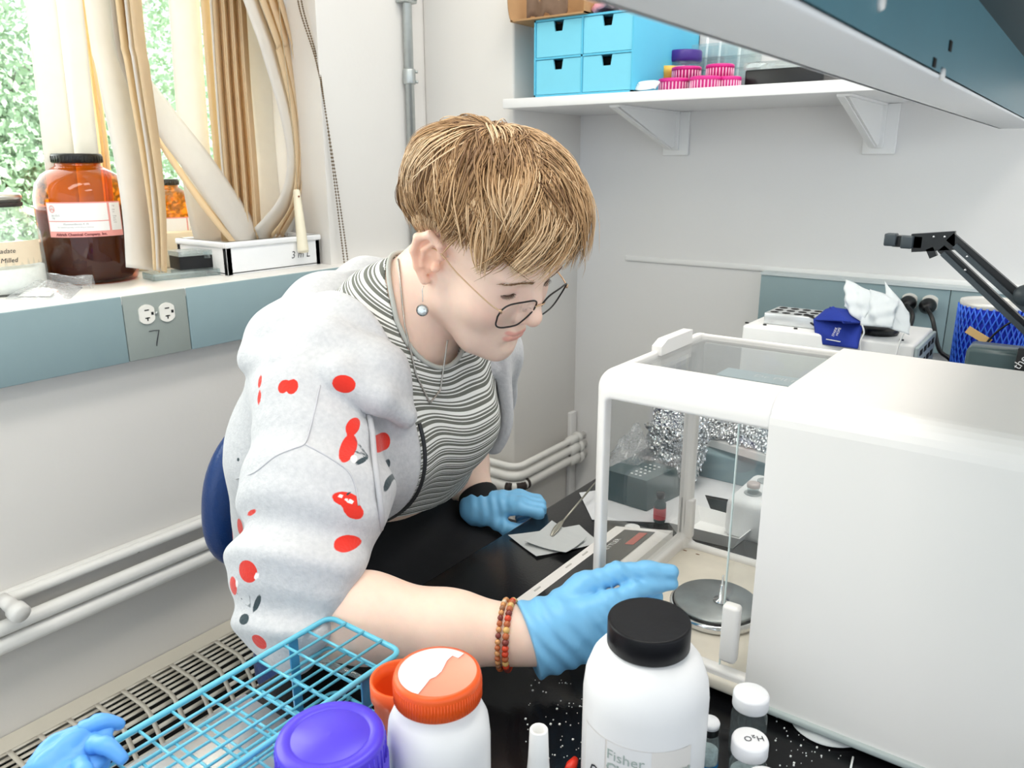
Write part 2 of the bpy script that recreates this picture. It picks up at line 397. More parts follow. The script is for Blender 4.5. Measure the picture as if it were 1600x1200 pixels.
# ---------------------------------------------------------------- convector cover under the window
m_heat = mat('heater_enamel_beige', (.66, .62, .53), .45, vary=.03)
HZ = .371
t = thing('convector_heater', 'beige convector heater cover with slotted grille under the window', 'heater', (-1.28, .6, 0))
y0, pitch, gap, ncell = .394-.0485*14, .0485, .0085, 36
y1 = y0+pitch*ncell
HW = WX+.002
b = MB(); b.box((HW, y0-.3, HZ-.012), (-1.320, 1.505, HZ)); b.box((-1.178, y0-.3, 0.02), (-1.166, 1.505, HZ-.085)); b.box((HW, y0-.3, .02), (-1.166, y0, HZ)); b.box((HW, y1, .02), (-1.166, 1.505, HZ))
b.build('casing', m_heat, t)
b = MB(); b.box((WX+.002, y0, .03), (-1.20, y1, HZ-.05)); b.build('dark_interior', m_dark, t)
# profile of the grille: flat top, round shoulder, sloping front
prof = [(-1.320, HZ), (-1.250, HZ)]
for a in range(1, 7): th = a/6*R(70); prof.append((-1.250+.035*math.sin(th), HZ-.035*(1-math.cos(th))))
prof.append((-1.172, HZ-.09))
def arc(pr, ds):
    P = [V3((x, 0, z)) for x, z in pr]; L = [0]
    for i in range(1, len(P)): L.append(L[-1]+np.linalg.norm(P[i]-P[i-1]))
    out = []
    for s_ in ds:
        i = min(max(np.searchsorted(L, s_)-1, 0), len(P)-2); q = (s_-L[i])/(L[i+1]-L[i]); out.append(P[i]*(1-q)+P[i+1]*q)
    return out, L[-1]
_, LT = arc(prof, [0])
NS = 13; step = LT/NS
cellmesh = None
b = MB()
for k in range(NS+1):
    s0, s1 = k*step, min(k*step+step*.50, LT)
    if s1-s0 < .001: continue
    P, _ = arc(prof, np.linspace(s0, s1, 3))
    G = np.array([[p+V3((0, yy, 0)) for yy in (0, pitch-gap)] for p in P]); b.grid(G, thick=.0016)
P, _ = arc(prof, np.linspace(0, LT, 14))
b.grid(np.array([[p+V3((0, yy, 0)) for yy in (-gap, 0)] for p in P]), thick=.002)
g0 = b.build('grille_section', m_heat, t, origin=(0, 0, 0)); g0.location = V3((0, y0, 0))-V3(t.location)
for k in range(1, ncell):
    g = g0.copy(); COL.objects.link(g); g.parent = t; g.location = V3((0, y0+k*pitch, 0))-V3(t.location)

# ---------------------------------------------------------------- bench
EDGE = -.630
t = thing('lab_bench', 'long black lab bench top carrying the balance and bottles', 'bench', (.0, .7, 0))
b = MB(); b.box((EDGE, -.12, BENCH-.032), (.62, BY-.001, BENCH), bev=.004)
mb = mat('bench_epoxy_black', (.006, .006, .007), .17, vary=.25, scale=18, bump=.06, bscale=350, spec=.30)
b.build('worktop', mb, t)
b = MB(); b.box((-.20, -.05, 0), (.58, BY-.01, BENCH-.032), bev=.004); b.build('cabinet', mat('bench_cabinet_grey', (.30, .33, .34), .5), t)
for yy in (0.02, BY-.10):
    b = MB(); b.box((EDGE+.05, yy, 0), (EDGE+.09, yy+.04, BENCH-.032), bev=.003); b.build('leg', m_blk, t)

# ---------------------------------------------------------------- overhead shelf with a front lip, crossing the upper right
k = .42
t = thing('overhead_shelf', 'blue-grey steel overhead shelf with a pale lip crossing the upper right corner', 'shelf', (.06, .5, CAMZ+.11*k))
X1, X2, Z1 = -.312*k, -.203*k, CAMZ+.11*k
Z2 = CAMZ+.243*k
b = MB(); b.box((X1, -.35, Z1), (X2, 3.15*k, Z1+.004), bev=.001); b.box((X1, -.35, Z1), (X1+.003, 3.15*k, Z2)); b.build('lip_underside', mat('shelf_lip_pale', (.86, .89, .93), .4, vary=.01), t)
b = MB(); b.box((X2-.003, -.35, Z1+.002), (X2, 3.15*k, Z2)); b.build('lip_inner_face', mat('shelf_steel_teal', (.085, .235, .30), .4, vary=.06, scale=18), t)
b = MB(); b.box((X1, -.35, Z2), (.24, 3.15*k, Z2+.02)); b.build('shelf_board', mat('shelf_board_dark', (.035, .055, .065), .5, vary=.1), t)
for px, py, sx, sz in ((1484, 72, .0006, .003), (1459, 98, .001, .0025)):
    b = MB(); q = on(px, py, 'x', X2); b.box(q+V3((0, -.004, -sz)), q+V3((.0008, .004, sz)), bev=.0004); b.build('slot_hole', m_dark, t)
for px, py in ((1470, 116), (1374, 3)):
    b = MB(); q = on(px, py, 'x', X2); b.lathe([(.004, 0), (.003, .002)], q, 12, axis=(1, 0, 0)); b.build('rivet', m_white, t)
for yy in (3.15*k-.05, -.10):
    b = MB(); b.box((.17, yy, BENCH), (.20, yy+.03, Z2), bev=.002); b.build('upright', m_steel, t)

# ---------------------------------------------------------------- trees outside the window
m_bark = mat('tree_bark', (.20, .19, .17), .9, vary=.3, scale=20)
def leafmat():
    m = mat('tree_leaves', (.52, .66, .48), .5, vary=.25, scale=3); return m
def tree(name, label, loc, h, rx, n, seed, lean=0.0):
    rs = np.random.RandomState(seed); t = thing(name, label, 'tree', loc, 'trees outside the window'); c = V3(loc)
    b = MB(); P = [c+V3((lean*s*s*.3, lean*s, s*h)) for s in np.linspace(0, .9, 7)]; b.tube(P, list(np.linspace(.20, .08, 7)), 10)
    for k in range(6):
        a = rs.rand()*6.3; q = P[2+k % 4]; b.tube([q, q+V3((math.cos(a)*rx*.4, math.sin(a)*rx*.4, .7)), q+V3((math.cos(a)*rx*.8, math.sin(a)*rx*.8, 1.1))], [.06, .04, .015], 6)
    b.build('trunk', m_bark, t)
    ctr = np.clip(rs.randn(60, 3), -1.7, 1.7)*V3((.45, .45, .33)); ctr = ctr*V3((rx, rx, h*.55))*.8+c+V3((0, lean*.6, h*.52))
    pts = ctr[rs.randint(0, 60, n)]+np.clip(rs.randn(n, 3), -1.8, 1.8)*.42
    d1 = rs.randn(n, 3); d1 /= np.linalg.norm(d1, axis=1, keepdims=True); d2 = np.cross(d1, rs.randn(n, 3)); d2 /= np.linalg.norm(d2, axis=1, keepdims=True)
    L = (.018+.022*rs.rand(n, 1)); W = L*.5
    vs = np.stack([pts-d1*L, pts+d2*W, pts+d1*L, pts-d2*W], 1).reshape(-1, 3)
    me = bpy.data.meshes.new('foliage'); me.from_pydata((vs-c).tolist(), [], np.arange(n*4).reshape(n, 4).tolist()); me.materials.append(leafmat())
    o = bpy.data.objects.new('foliage', me); COL.objects.link(o); o.parent = t; o['kind'] = 'stuff'
tree('leafy_tree', 'dense green leafy tree close outside the window at the left', (-6.6, 2.5, -2.0), 6.0, 2.3, 110000, 3)
tree('leafy_tree', 'green leafy tree with a leaning trunk farther off beyond the blinds', (-11.5, 9.2, -2.0), 7.5, 2.9, 60000, 5, lean=.6)
b = MB(); b.box((-30, -25, -2.3), (-1.9, 30, -2.0)); struct(b.build('ground', mat('lawn_ground', (.22, .33, .14), .9, vary=.3, scale=2)))
# ================================================================== things on the window sill
def depth(p): return float(np.dot(V3(p)-V3((0, 0, CAMZ)), CF))
def camang(c): return math.atan2(-c[1], -c[0])
def patch(b, c, r, a0, a1, z0, z1, mi=0, n=16, e=.0004):
    G = [[(c[0]+(r+e)*math.cos(a), c[1]+(r+e)*math.sin(a), z) for z in (z0, z1)] for a in np.linspace(a0, a1, n)]
    b.grid(np.array(G), mi, True); return b
m_amber = glass('amber_glass', (.92, .40, .05), .12, .03)
m_powder = mat('dark_brown_powder', (.030, .008, .004), .55, vary=.4, scale=40)
m_paper = mat('label_paper', (.86, .86, .86), .6, vary=.01)
m_pink = mat('label_pink_print', (.85, .36, .33), .6, vary=.02)
m_print = mat('label_grey_print', (.35, .33, .34), .7)
m_printd = mat('label_dark_print', (.16, .03, .04), .7)
m_orange_in = mat('amber_residue', (.55, .14, .015), .6, vary=.3, scale=25)
def amber_bottle(label, c, r, H, lvl, a0, a1, zl0, zl1, group):
    t = thing('amber_bottle', label, 'bottle', c, group); c = V3(c)
    out = [(r*.86, 0), (r*.96, .004), (r, r*.22), (r, H*.60), (r*.985, H*.68), (r*.92, H*.77), (r*.78, H*.84), (r*.58, H*.885), (r*.475, H*.905), (r*.47, H*.93)]
    b = MB(); b.lathe(out, c, 40, cap1=False); b.build('glass_body', m_amber, t)
    inn = [(r*.84, .006), (r*.965, .02), (r*.968, lvl*.9), (r*.966, lvl)]
    b = MB(); b.lathe(inn, c, 40); b.build('powder_contents', m_powder, t)
    b = MB(); b.lathe([(r*.50, H*.928), (r*.52, H*.932), (r*.52, H*.99), (r*.50, H), (0, H)], c, 40)
    for i in range(40):
        a = 2*PI*i/40; p = c+V3((r*.52*math.cos(a), r*.52*math.sin(a), H*.936)); b.tube([p, p+V3((0, 0, H*.045))], .0010, 4)
    b.build('screw_cap', m_blk, t)
    a = camang(c); w = a1-a0; hz = zl1-zl0; z0 = c[2]+zl0; A0 = a+a0
    b = MB(); patch(b, c, r, A0, a+a1, z0, z0+hz, 0, e=.0006)
    L = b.build('label', m_pink, t)
    b = MB()
    for (u0, u1, v0, v1) in ((.015, .795, .47, .965), (.015, .795, .17, .445), (.825, .985, .17, .965)):
        patch(b, c, r, A0+w*u0, A0+w*u1, z0+hz*v0, z0+hz*v1, 0, e=.0010)
    b.build('label_panels', m_paper, L)
    P = lambda u, v: c+V3((r*math.cos(A0+w*u), r*math.sin(A0+w*u), 0))+V3((0, 0, zl0+hz*v))
    text_mesh('label_print', 'Aldrich Chemical Company, Inc.', hz*.105, m_printd, L, P(.10, .045), (1, 0, 0), (0, 0, 1), bend=(c, r), extr=.0013, bold=.0002)
    text_mesh('label_print', 'Montmorillonite K 10', hz*.075, m_print, L, P(.22, .355), (1, 0, 0), (0, 0, 1), bend=(c, r), extr=.0016)
    text_mesh('label_print', 'for research use only, not for drug or food use', hz*.05, m_print, L, P(.14, .275), (1, 0, 0), (0, 0, 1), bend=(c, r), extr=.0016)
    text_mesh('label_print', '28,152-2\n1kg', hz*.07, m_print, L, P(.07, .60), (1, 0, 0), (0, 0, 1), bend=(c, r), extr=.0016)
    text_mesh('label_print', '1kg\n\nFW\nlot\n\nkeep\ndry\nand\ncool', hz*.06, m_print, L, P(.86, .86), (1, 0, 0), (0, 0, 1), bend=(c, r), extr=.0016)
    # flame-shaped pink emblem
    b = MB()
    pts = [P(.09+.035*math.sin(s), .80+.085*math.cos(s)*(1 if math.cos(s) < 0 else 1.3)) for s in np.linspace(0, 2*PI, 18)]
    pts = [q+ (q-c)*V3((1, 1, 0))*(.0018/r) for q in pts]
    b.tube(pts, .0006, 4); pts2 = [P(.09+.02*math.sin(s), .77+.05*math.cos(s)) for s in np.linspace(-1.6, 1.6, 8)]; pts2 = [q+(q-c)*V3((1, 1, 0))*(.0018/r) for q in pts2]; b.tube(pts2, .0006, 4)
    b.build('emblem', m_pink, L)
    return t
c = on(147, 437, 'z', SILL); d = depth(c); r1 = 66/FPX*d; H1 = on(131, 240, 'y', c[1])[2]-SILL
amber_bottle('large amber glass bottle with pink-edged label, nearest on the window sill', c, r1, H1, H1*.60, R(-46), R(46), H1*.375, H1*.64, 'amber bottles on the sill')
BOT1 = (c, r1, H1)
c2 = on(276, 402, 'z', SILL); c2 = V3((max(c2[0], -1.52), c2[1], SILL)); c2 = on(272, 411, 'z', SILL); d2 = depth(c2); r2 = 38/FPX*d2; H2 = on(272, 280, 'y', c2[1])[2]-SILL
amber_bottle('smaller amber glass bottle partly hidden behind the bent blind vanes', c2, r2, H2, H2*.45, R(-52), R(62), H2*.23, H2*.565, 'amber bottles on the sill')

# clear jar with silver lid at the left edge
cj = V3((-1.535, .60, SILL)); cj = on(-6, 425, 'z', SILL); cj = V3((-1.535, cj[1]*1.535/abs(cj[0]), SILL)); dj = depth(cj)
rj = 70/FPX*dj; Hj = on(4, 300, 'y', cj[1])[2]-SILL
t = thing('glass_jar', 'clear glass jar with a silver lid and handwritten paper label on the sill', 'jar', cj)
b = MB(); b.lathe([(rj*.9, 0), (rj, .01), (rj*.98, Hj*.60), (rj*.86, Hj*.73), (rj*.70, Hj*.80), (rj*.68, Hj*.86)], cj, 40, cap1=False); b.build('glass_body', glass('clear_glass', (.96, .98, .97), .12, .03, .10), t)
b = MB(); b.lathe([(rj*.9, .004), (rj*.95, .015), (rj*.95, Hj*.26), (0, Hj*.30)], cj, 32); b.build('white_powder', mat('white_powder', (.85, .85, .83), .8), t)
b = MB(); b.lathe([(rj*.70, Hj*.85), (rj*.72, Hj*.86), (rj*.72, Hj*.885), (rj*.70, Hj*.89)], cj, 36, mi=1); b.lathe([(rj*.69, Hj*.89), (rj*.70, Hj*.92), (rj*.72, Hj*.92), (rj*.72, Hj*.95), (rj*.69, Hj*.975), (0, Hj*.98)], cj, 36)
b.build('screw_lid', [mat('tin_lid', (.62, .60, .56), .3, .8), m_chip], t)
b = MB(); aj = camang(cj); patch(b, cj, rj*.985, aj+R(-40), aj+R(64), SILL+Hj*.30, SILL+Hj*.53); lb = b.build('label', mat('masking_tape_tan', (.74, .62, .46), .7, vary=.05), t)
A = aj+R(4)
for s_, zz in (('Na Metavanadate', .425), ('Ball Milled', .335)):
    text_mesh('label_print', s_, Hj*.062, m_ink, lb, cj+V3((rj*math.cos(A-(.62 if 'Na' in s_ else .2)), rj*math.sin(A-(.62 if 'Na' in s_ else .2)), Hj*zz)), (1, 0, 0), (0, 0, 1), bend=(cj, rj*.985), extr=.001, shear=.25)

# zip bag with white powder in front of the jar
m_bag = glass('plastic_bag', (.97, .98, .99), .20, .12, .22, (.92, .93, .95))
def bag(label, quad, h, seed, loc, fill=True, name='zip_bag'):
    rs = np.random.RandomState(seed); t = thing(name, label, 'plastic bag', loc); n = 15
    A, B_, C_, D_ = [V3(q) for q in quad]
    for side in (0, 1):
        G = np.zeros((n, n, 3)); 
        ph = rs.rand(6)*6
        for i in range(n):
            for j in range(n):
                u, v = i/(n-1), j/(n-1); p = A*(1-u)*(1-v)+B_*u*(1-v)+C_*u*v+D_*(1-u)*v
                e = (math.sin(PI*u)*math.sin(PI*v))**.5
                z = (.55*h*e*(1+.35*math.sin(7*u+ph[0]+3*v)*math.cos(6*v+ph[1])+.18*math.sin(19*u+ph[2]-11*v)) if side else 0)
                p = p+V3((0, 0, .001+z)); G[i, j] = p
        b = MB(); b.grid(G); b.build('film', m_bag, t)
    if fill:
        G = np.zeros((9, 9, 3))
        for i in range(9):
            for j in range(9):
                u, v = .15+.5*i/8, .18+.6*j/8; p = A*(1-u)*(1-v)+B_*u*(1-v)+C_*u*v+D_*(1-u)*v
                G[i, j] = p+V3((0, 0, .002+.3*h*(math.sin(PI*i/8)*math.sin(PI*j/8))**.6))
        b = MB(); b.grid(G); b.build('white_powder', MATS['white_powder'], t)
    return t
qz = SILL
bag('crumpled clear plastic bag of white powder in front of the large amber bottle', [on(8, 468, 'z', qz), on(110, 468, 'z', qz), on(130, 450, 'z', qz), on(34, 452, 'z', qz)], .03, 4, on(80, 450, 'z', qz))
# rolled end of the bag and yellow-capped pen
pa, pb_ = on(40, 437, 'z', qz+.014), on(146, 442, 'z', qz+.010)
b = MB(); G = [[pa*(1-u)+pb_*u+V3((.4*math.cos(a), -.75*math.cos(a)*.55, math.sin(a)))*(.012+.003*math.sin(9*u+a*3)) for a in np.linspace(-1.2, 3.6, 12)] for u in np.linspace(0, 1, 9)]
b.grid(np.array(G)); o = b.build('plastic_sleeve', m_bag, origin=on(90, 440, 'z', qz)); tag(o, 'rolled clear plastic sleeve leaning by the large amber bottle', 'plastic sleeve')
p0, p1 = on(-10, 440, 'z', qz+.006), on(26, 434, 'z', qz+.006); pd = (p1-p0)/np.linalg.norm(p1-p0)
t = thing('marker_pen', 'thin dark pen with a yellow end lying at the left edge of the sill', 'pen', (p0+p1)/2)
b = MB(); b.lathe([(.006, 0), (.0075, .004), (.0075, .02), (.005, .024)], p0+pd*.012, 14, axis=pd); b.build('yellow_end', mat('yellow_plastic', (.80, .50, .10), .4), t)
b = MB(); b.lathe([(.003, .02), (.003, .04), (.002, .05)], p0+pd*.012, 10, axis=pd); b.lathe([(.003, -.06), (.003, 0)], p0+pd*.012, 10, axis=pd); b.build('barrel', mat('navy_plastic', (.01, .03, .09), .4), t)

# clear flat case with a small black box on it
A, B_, D_ = on(240, 440, 'z', SILL), on(372, 427, 'z', SILL), on(252, 424, 'z', SILL)
def slab(b, A, u, w, z0, z1, mi=0): b.prism([A+V3((0, 0, z0)), A+u+V3((0, 0, z0)), A+u+w+V3((0, 0, z0)), A+w+V3((0, 0, z0))], (0, 0, z1-z0), mi)
u = B_-A; u[2] = 0; w_ = np.array([-u[1], u[0], 0]); w_ = w_/np.linalg.norm(w_)*.055; w_ = w_ if w_[0] < 0 else -w_
t = thing('clear_case', 'flat clear plastic case lying on the sill under the small black box', 'case', A+u*.5)
m_clr = glass('clear_plastic', (.90, .95, .95), .25, .05, .12)
b = MB()
slab(b, A, u, w_, .0005, .002); slab(b, A, u, w_*.03, .001, .012); slab(b, A+w_*.97, u, w_*.03, .001, .012); slab(b, A, u*.02, w_, .001, .012); slab(b, A+u*.98, u*.02, w_, .001, .012); slab(b, A+u*.6, u*.01, w_, .001, .012)
b.build('tray', m_clr, t)
b = MB(); slab(b, A, u, w_, .012, .0135); b.build('lid', m_clr, t)
c = on(312, 419, 'z', SILL+.0135); t = thing('small_box', 'small black box with a clear lid on the flat clear case', 'box', c)
ax = u/np.linalg.norm(u); ay = w_/np.linalg.norm(w_); q = c-ax*.042-ay*.008
b = MB(); slab(b, q, ax*.078, ay*.05, 0.0005, .026); b.build('box_body', m_blk, t)
b = MB(); slab(b, q-ax*.001-ay*.001, ax*.080, ay*.052, .0265, .036); b.build('clear_lid', glass('lid_plastic', (.75, .80, .78), .3, .05, .25), t)
b = MB(); slab(b, q+ax*.05-ay*.002, ax*.012, ay*.002, .020, .033); b.build('latch', m_clr, t)

# white foam tray holding the ends of the blinds
A = on(355, 432, 'z', SILL); A = V3((-1.39, A[1]*1.39/1.395, SILL)); x0, x1 = -1.56, -1.388
y0t, y1t = on(357, 432, 'x', -1.388)[1], 1.175
t = thing('white_tray', 'white foam tray marked 3 mL holding the ends of the blinds', 'tray', ((x0+x1)/2, (y0t+y1t)/2, SILL))
m_foam = mat('white_foam', (.84, .85, .86), .7, vary=.02, bump=.2, bscale=400)
b = MB(); hT = .066
b.box((x0, y0t, SILL), (x1, y1t, SILL+.008), bev=.003)
for lo, hi in (((x1-.012, y0t, SILL), (x1, y1t, SILL+hT)), ((x0, y0t, SILL), (x0+.012, y1t, SILL+hT)), ((x0, y0t, SILL), (x1, y0t+.012, SILL+hT)), ((x0, y1t-.012, SILL), (x1, y1t, SILL+hT))): b.box(lo, hi, bev=.001)
b.box((x1-.014, y0t-.003, SILL+hT-.012), (x1+.004, y1t+.003, SILL+hT), bev=.003); b.box((x0, y0t-.004, SILL+hT-.012), (x1, y0t+.012, SILL+hT), bev=.003)
b.build('tray_body', m_foam, t)
text_mesh('handwritten_label', '3 m L', .022, m_ink, t, on(455, 404, 'x', x1), (0, 1, 0), (0, 0, 1), shear=.2)

# ---------------------------------------------------------------- vertical blind
m_vw = cloth_glow('vane_white', (.86, .83, .78), .35); m_vt = cloth_glow('vane_tan_backlit', (.93, .80, .60), .6)  # second tone is the same cloth with its backlit warmth put into the colour
t = thing('vertical_blind', 'cream vertical blind pushed aside in bent bunches at the window', 'blind', (-1.47, .6, 2.25))
def vane(px, X, pw, tan=False, curl=.006, W=.089, flip=1, x_end=None):
    """px: picture track of the centre line; pw: width in the picture; the rest of the vane's width turns away"""
    P = []
    for k, (x, y) in enumerate(px):
        XX = X if x_end is None else X+(x_end-X)*k/(len(px)-1)
        P.append(on(x, y, 'x', XX))
    top = P[0]+(P[0]-P[1])*(max(0, 2.22-P[0][2])/max(1e-3, (P[0]-P[1])[2])) if (P[0]-P[1])[2] > 0 else P[0]
    if top[2] > P[0][2]+.02:
        top[0] = P[0][0]; P = [top]+P; pw = [pw[0]]+list(pw) if hasattr(pw, '__len__') else pw
    S = spline(P, 7); n = len(S); G = []
    for i, p in enumerate(S):
        wpx = pw if not hasattr(pw, '__len__') else np.interp(i/(n-1), np.linspace(0, 1, len(pw)), pw)
        v = V3((p[0], p[1], 0)); v = v/np.linalg.norm(v); pe = np.array([v[1], -v[0], 0])
        tg = S[min(i+1, n-1)]-S[max(i-1, 0)]; tg = tg/np.linalg.norm(tg)
        pe = pe-tg*np.dot(pe, tg); pe /= np.linalg.norm(pe)
        cc = min(.98, wpx*depth(p)/FPX/W); ss = math.sqrt(1-cc*cc)*flip
        w = pe*cc+v*ss; w = w-tg*np.dot(w, tg); w /= np.linalg.norm(w); nn = np.cross(tg, w)
        G.append([p+w*(q*W/2)+nn*curl*(1-q*q) for q in np.linspace(-1, 1, 7)])
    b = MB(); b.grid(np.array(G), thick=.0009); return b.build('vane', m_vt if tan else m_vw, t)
# bunch behind the large bottle
vane([(64, 0), (78, 120), (93, 245), (108, 385)], -1.588, 42, W=.058, curl=.002)
vane([(107, 0), (120, 120), (133, 240), (150, 385)], -1.580, 38, W=.053, flip=-1, curl=.002)
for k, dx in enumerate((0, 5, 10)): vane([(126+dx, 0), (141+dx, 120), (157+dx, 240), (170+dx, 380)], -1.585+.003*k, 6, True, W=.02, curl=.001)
# front bunch reaching down to the sill
vane([(158, 0), (178, 120), (203, 250), (216, 350), (220, 421)], -1.44, [46, 44, 40, 40], x_end=-1.395)
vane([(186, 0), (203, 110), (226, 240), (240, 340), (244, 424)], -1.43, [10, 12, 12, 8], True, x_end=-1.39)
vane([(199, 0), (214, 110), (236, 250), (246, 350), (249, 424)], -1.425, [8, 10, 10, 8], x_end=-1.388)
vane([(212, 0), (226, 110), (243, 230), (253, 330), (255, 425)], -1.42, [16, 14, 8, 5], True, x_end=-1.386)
# vane lying across towards the tray
vane([(176, -150), (186, 20), (206, 105), (250, 178), (320, 270), (395, 378)], -1.455, [30, 20, 30, 40, 40, 34], x_end=-1.47)
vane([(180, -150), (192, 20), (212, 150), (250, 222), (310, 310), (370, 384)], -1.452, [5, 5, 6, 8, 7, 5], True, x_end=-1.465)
# standing bunch above the tray
vane([(288, 0), (298, 150), (312, 300), (330, 380)], -1.53, 44)
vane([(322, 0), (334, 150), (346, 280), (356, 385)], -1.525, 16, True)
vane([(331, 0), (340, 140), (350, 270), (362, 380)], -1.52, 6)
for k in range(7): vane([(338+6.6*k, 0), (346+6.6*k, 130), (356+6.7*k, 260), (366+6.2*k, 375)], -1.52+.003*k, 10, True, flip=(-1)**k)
vane([(400, 20), (418, 150), (430, 280), (420, 372)], -1.535, 60)
# bowed bunch at the right end
vane([(392, 0), (424, 90), (452, 190), (460, 260), (445, 320), (402, 374)], -1.445, [24, 24, 22, 22, 26], x_end=-1.46)
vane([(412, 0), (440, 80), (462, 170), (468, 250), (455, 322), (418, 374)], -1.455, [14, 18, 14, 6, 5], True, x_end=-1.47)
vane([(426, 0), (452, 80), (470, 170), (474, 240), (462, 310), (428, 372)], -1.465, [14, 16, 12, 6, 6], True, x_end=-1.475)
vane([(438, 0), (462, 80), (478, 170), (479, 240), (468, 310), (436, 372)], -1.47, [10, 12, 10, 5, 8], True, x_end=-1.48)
vane([(452, 0), (477, 80), (490, 170), (488, 240), (476, 310), (446, 372)], -1.48, [20, 22, 22, 22, 24], x_end=-1.49)
vane([(480, 20), (500, 120), (505, 220), (498, 300), (485, 368)], -1.53, [30, 26, 26, 26], x_end=-1.53)
b = MB(); b.tube(spline([on(432, -90, 'x', -1.41), on(437, 20, 'x', -1.41), on(452, 150, 'x', -1.41), on(465, 296, 'x', -1.41)], 8), .0009, 6); b.build('pull_cord', mat('cord_tan', (.45, .36, .24), .8), t)
p0, p1 = on(463, 297, 'x', -1.405), on(474, 394, 'x', -1.372); b = MB()
dd = (p1-p0); L_ = np.linalg.norm(dd); b.lathe([(.0065, 0), (.0075, .004), (.0100, L_*.5), (.0118, L_*.97), (.011, L_)], p0, 18, axis=dd/L_); pw_ = b.build('pull_weight', mat('pull_weight_ivory', (.80, .74, .58), .5), t)
b = MB(); b.sphere(on(467, 307, 'x', -1.393), .0022, 8, 6); b.build('cord_knot', mat('cord_brown', (.25, .08, .04), .8), pw_)
ch = thing('bead_chain', 'dark beaded blind chain hanging slanted beside the window', 'chain', on(520, 380, 'x', -1.35))
for off in (-2.2, 2.2):
    b = MB(); S = spline([on(462+off, -60, 'x', -1.385), on(470+off*1.2, 10, 'x', -1.385), on(495+off*.6, 95, 'x', -1.37), on(508, 170, 'x', -1.36), on(525+off*.8, 290, 'x', -1.352), on(538+off*1.3, 388, 'x', -1.348), on(548+off*1.3, 470, 'x', -1.345)], 22)
    for i, p in enumerate(S): b.sphere(p, .0021, 6, 4)
    b.tube(S, .0007, 4); b.build('bead_strand', mat('bead_chain_brass', (.16, .11, .06), .4, .5), ch)

# ================================================================== white wall shelf and what stands on it
SZ = 1.446
t = thing('wall_shelf', 'white wall shelf on brackets holding the blue drawer unit', 'shelf', (-.6, BY, 1.426))
b = MB(); b.box((PX+.001, 1.467, 1.426), (-.06, BY-.001, SZ), bev=.0015); b.build('shelf_board', mat('shelf_white', (.86, .86, .86), .35, vary=.01), t)
for (px, sx0) in ((1062, .9), (1382, .9)):
    xb = on(px, 190, 'y', BY)[0]; zb = on(1062, 243, 'y', BY)[2]
    b = MB(); b.prism([(xb-.008, 1.50, 1.4255), (xb-.008, BY-.012, 1.4255), (xb-.008, BY-.012, zb+.022), (xb-.008, BY-.03, zb+.016)], (.006, 0, 0)); b.box((xb-.018, 1.495, 1.4215), (xb+.006, BY-.012, 1.4255)); b.box((xb-.018, BY-.016, zb+.012), (xb+.006, BY-.010, 1.4255), bev=.001)
    # folded flange along the slope
    q0, q1 = V3((xb-.018, 1.50, 1.4205)), V3((xb-.018, BY-.028, zb+.013)); b.prism([q0, q1, q1+V3((0.012, 0, 0)), q0+V3((.012, 0, 0))], (0, 0.0, .003))
    br = b.build('bracket', m_white, t)
    b = MB(); b.box((xb-.035, BY-.010, zb), (xb+.028, BY-.0005, 1.4255), bev=.0015); b.build('wall_plate', m_white, br)
# blue drawer unit
f0 = on(822, 151, 'z', SZ); f1 = on(976, 145, 'y', f0[1]); zt = on(824, 29, 'y', f0[1])[2]; yf = max(f0[1], 1.472)
X0, X1_ = f0[0], f1[0]; yb = BY-.015
m_blue = mat('drawer_blue_board', (.10, .50, .72), .6, vary=.03, scale=20)
m_blue2 = mat('drawer_front_blue', (.19, .62, .80), .6, vary=.03, scale=20)
t = thing('drawer_unit', 'bright blue cardboard mini drawer unit with four drawers on the white shelf', 'drawer unit', ((X0+X1_)/2, (yf+yb)/2, SZ))
th = .004
b = MB(); b.box((X0, yf, SZ+.0005), (X0+th, yb, zt)); b.box((X1_-th, yf, SZ+.0005), (X1_, yb, zt)); b.box((X0, yf, SZ+.0005), (X1_, yb, SZ+th)); b.box((X0, yf, zt-th), (X1_, yb, zt)); b.box((X0, yb-th, SZ), (X1_, yb, zt))
xm = (X0+X1_)/2; zm = (SZ+zt)/2; b.box((xm-th/2, yf+.0005, SZ+.001), (xm+th/2, yb-.001, zt-.001)); b.box((X0+.001, yf+.0005, zm-th/2), (X1_-.001, yb-.001, zm+th/2)); b.build('carcass', m_blue, t)
for i in (0, 1):
    for j in (0, 1):
        xa, xb = (X0+th+.001, xm-th/2-.001) if i == 0 else (xm+th/2+.001, X1_-th-.001)
        za, zb = (SZ+th+.001, zm-th/2-.001) if j == 0 else (zm+th/2+.001, zt-th-.001)
        xc = (xa+xb)/2; n1, n2, nh = .0125, .009, .020
        b = MB(); b.prism([(xa, yf+.002, za), (xb, yf+.002, za), (xb, yf+.002, zb), (xc+n1, yf+.002, zb), (xc+n2, yf+.002, zb-nh), (xc-n2, yf+.002, zb-nh), (xc-n1, yf+.002, zb), (xa, yf+.002, zb)], (0, .004, 0))
        dr = b.build('drawer', m_blue2, t)
        b = MB(); b.box((xa+.002, yf+.03, za), (xb-.002, yf+.034, zb-.002)); b.build('dark_inside', m_dark, dr)
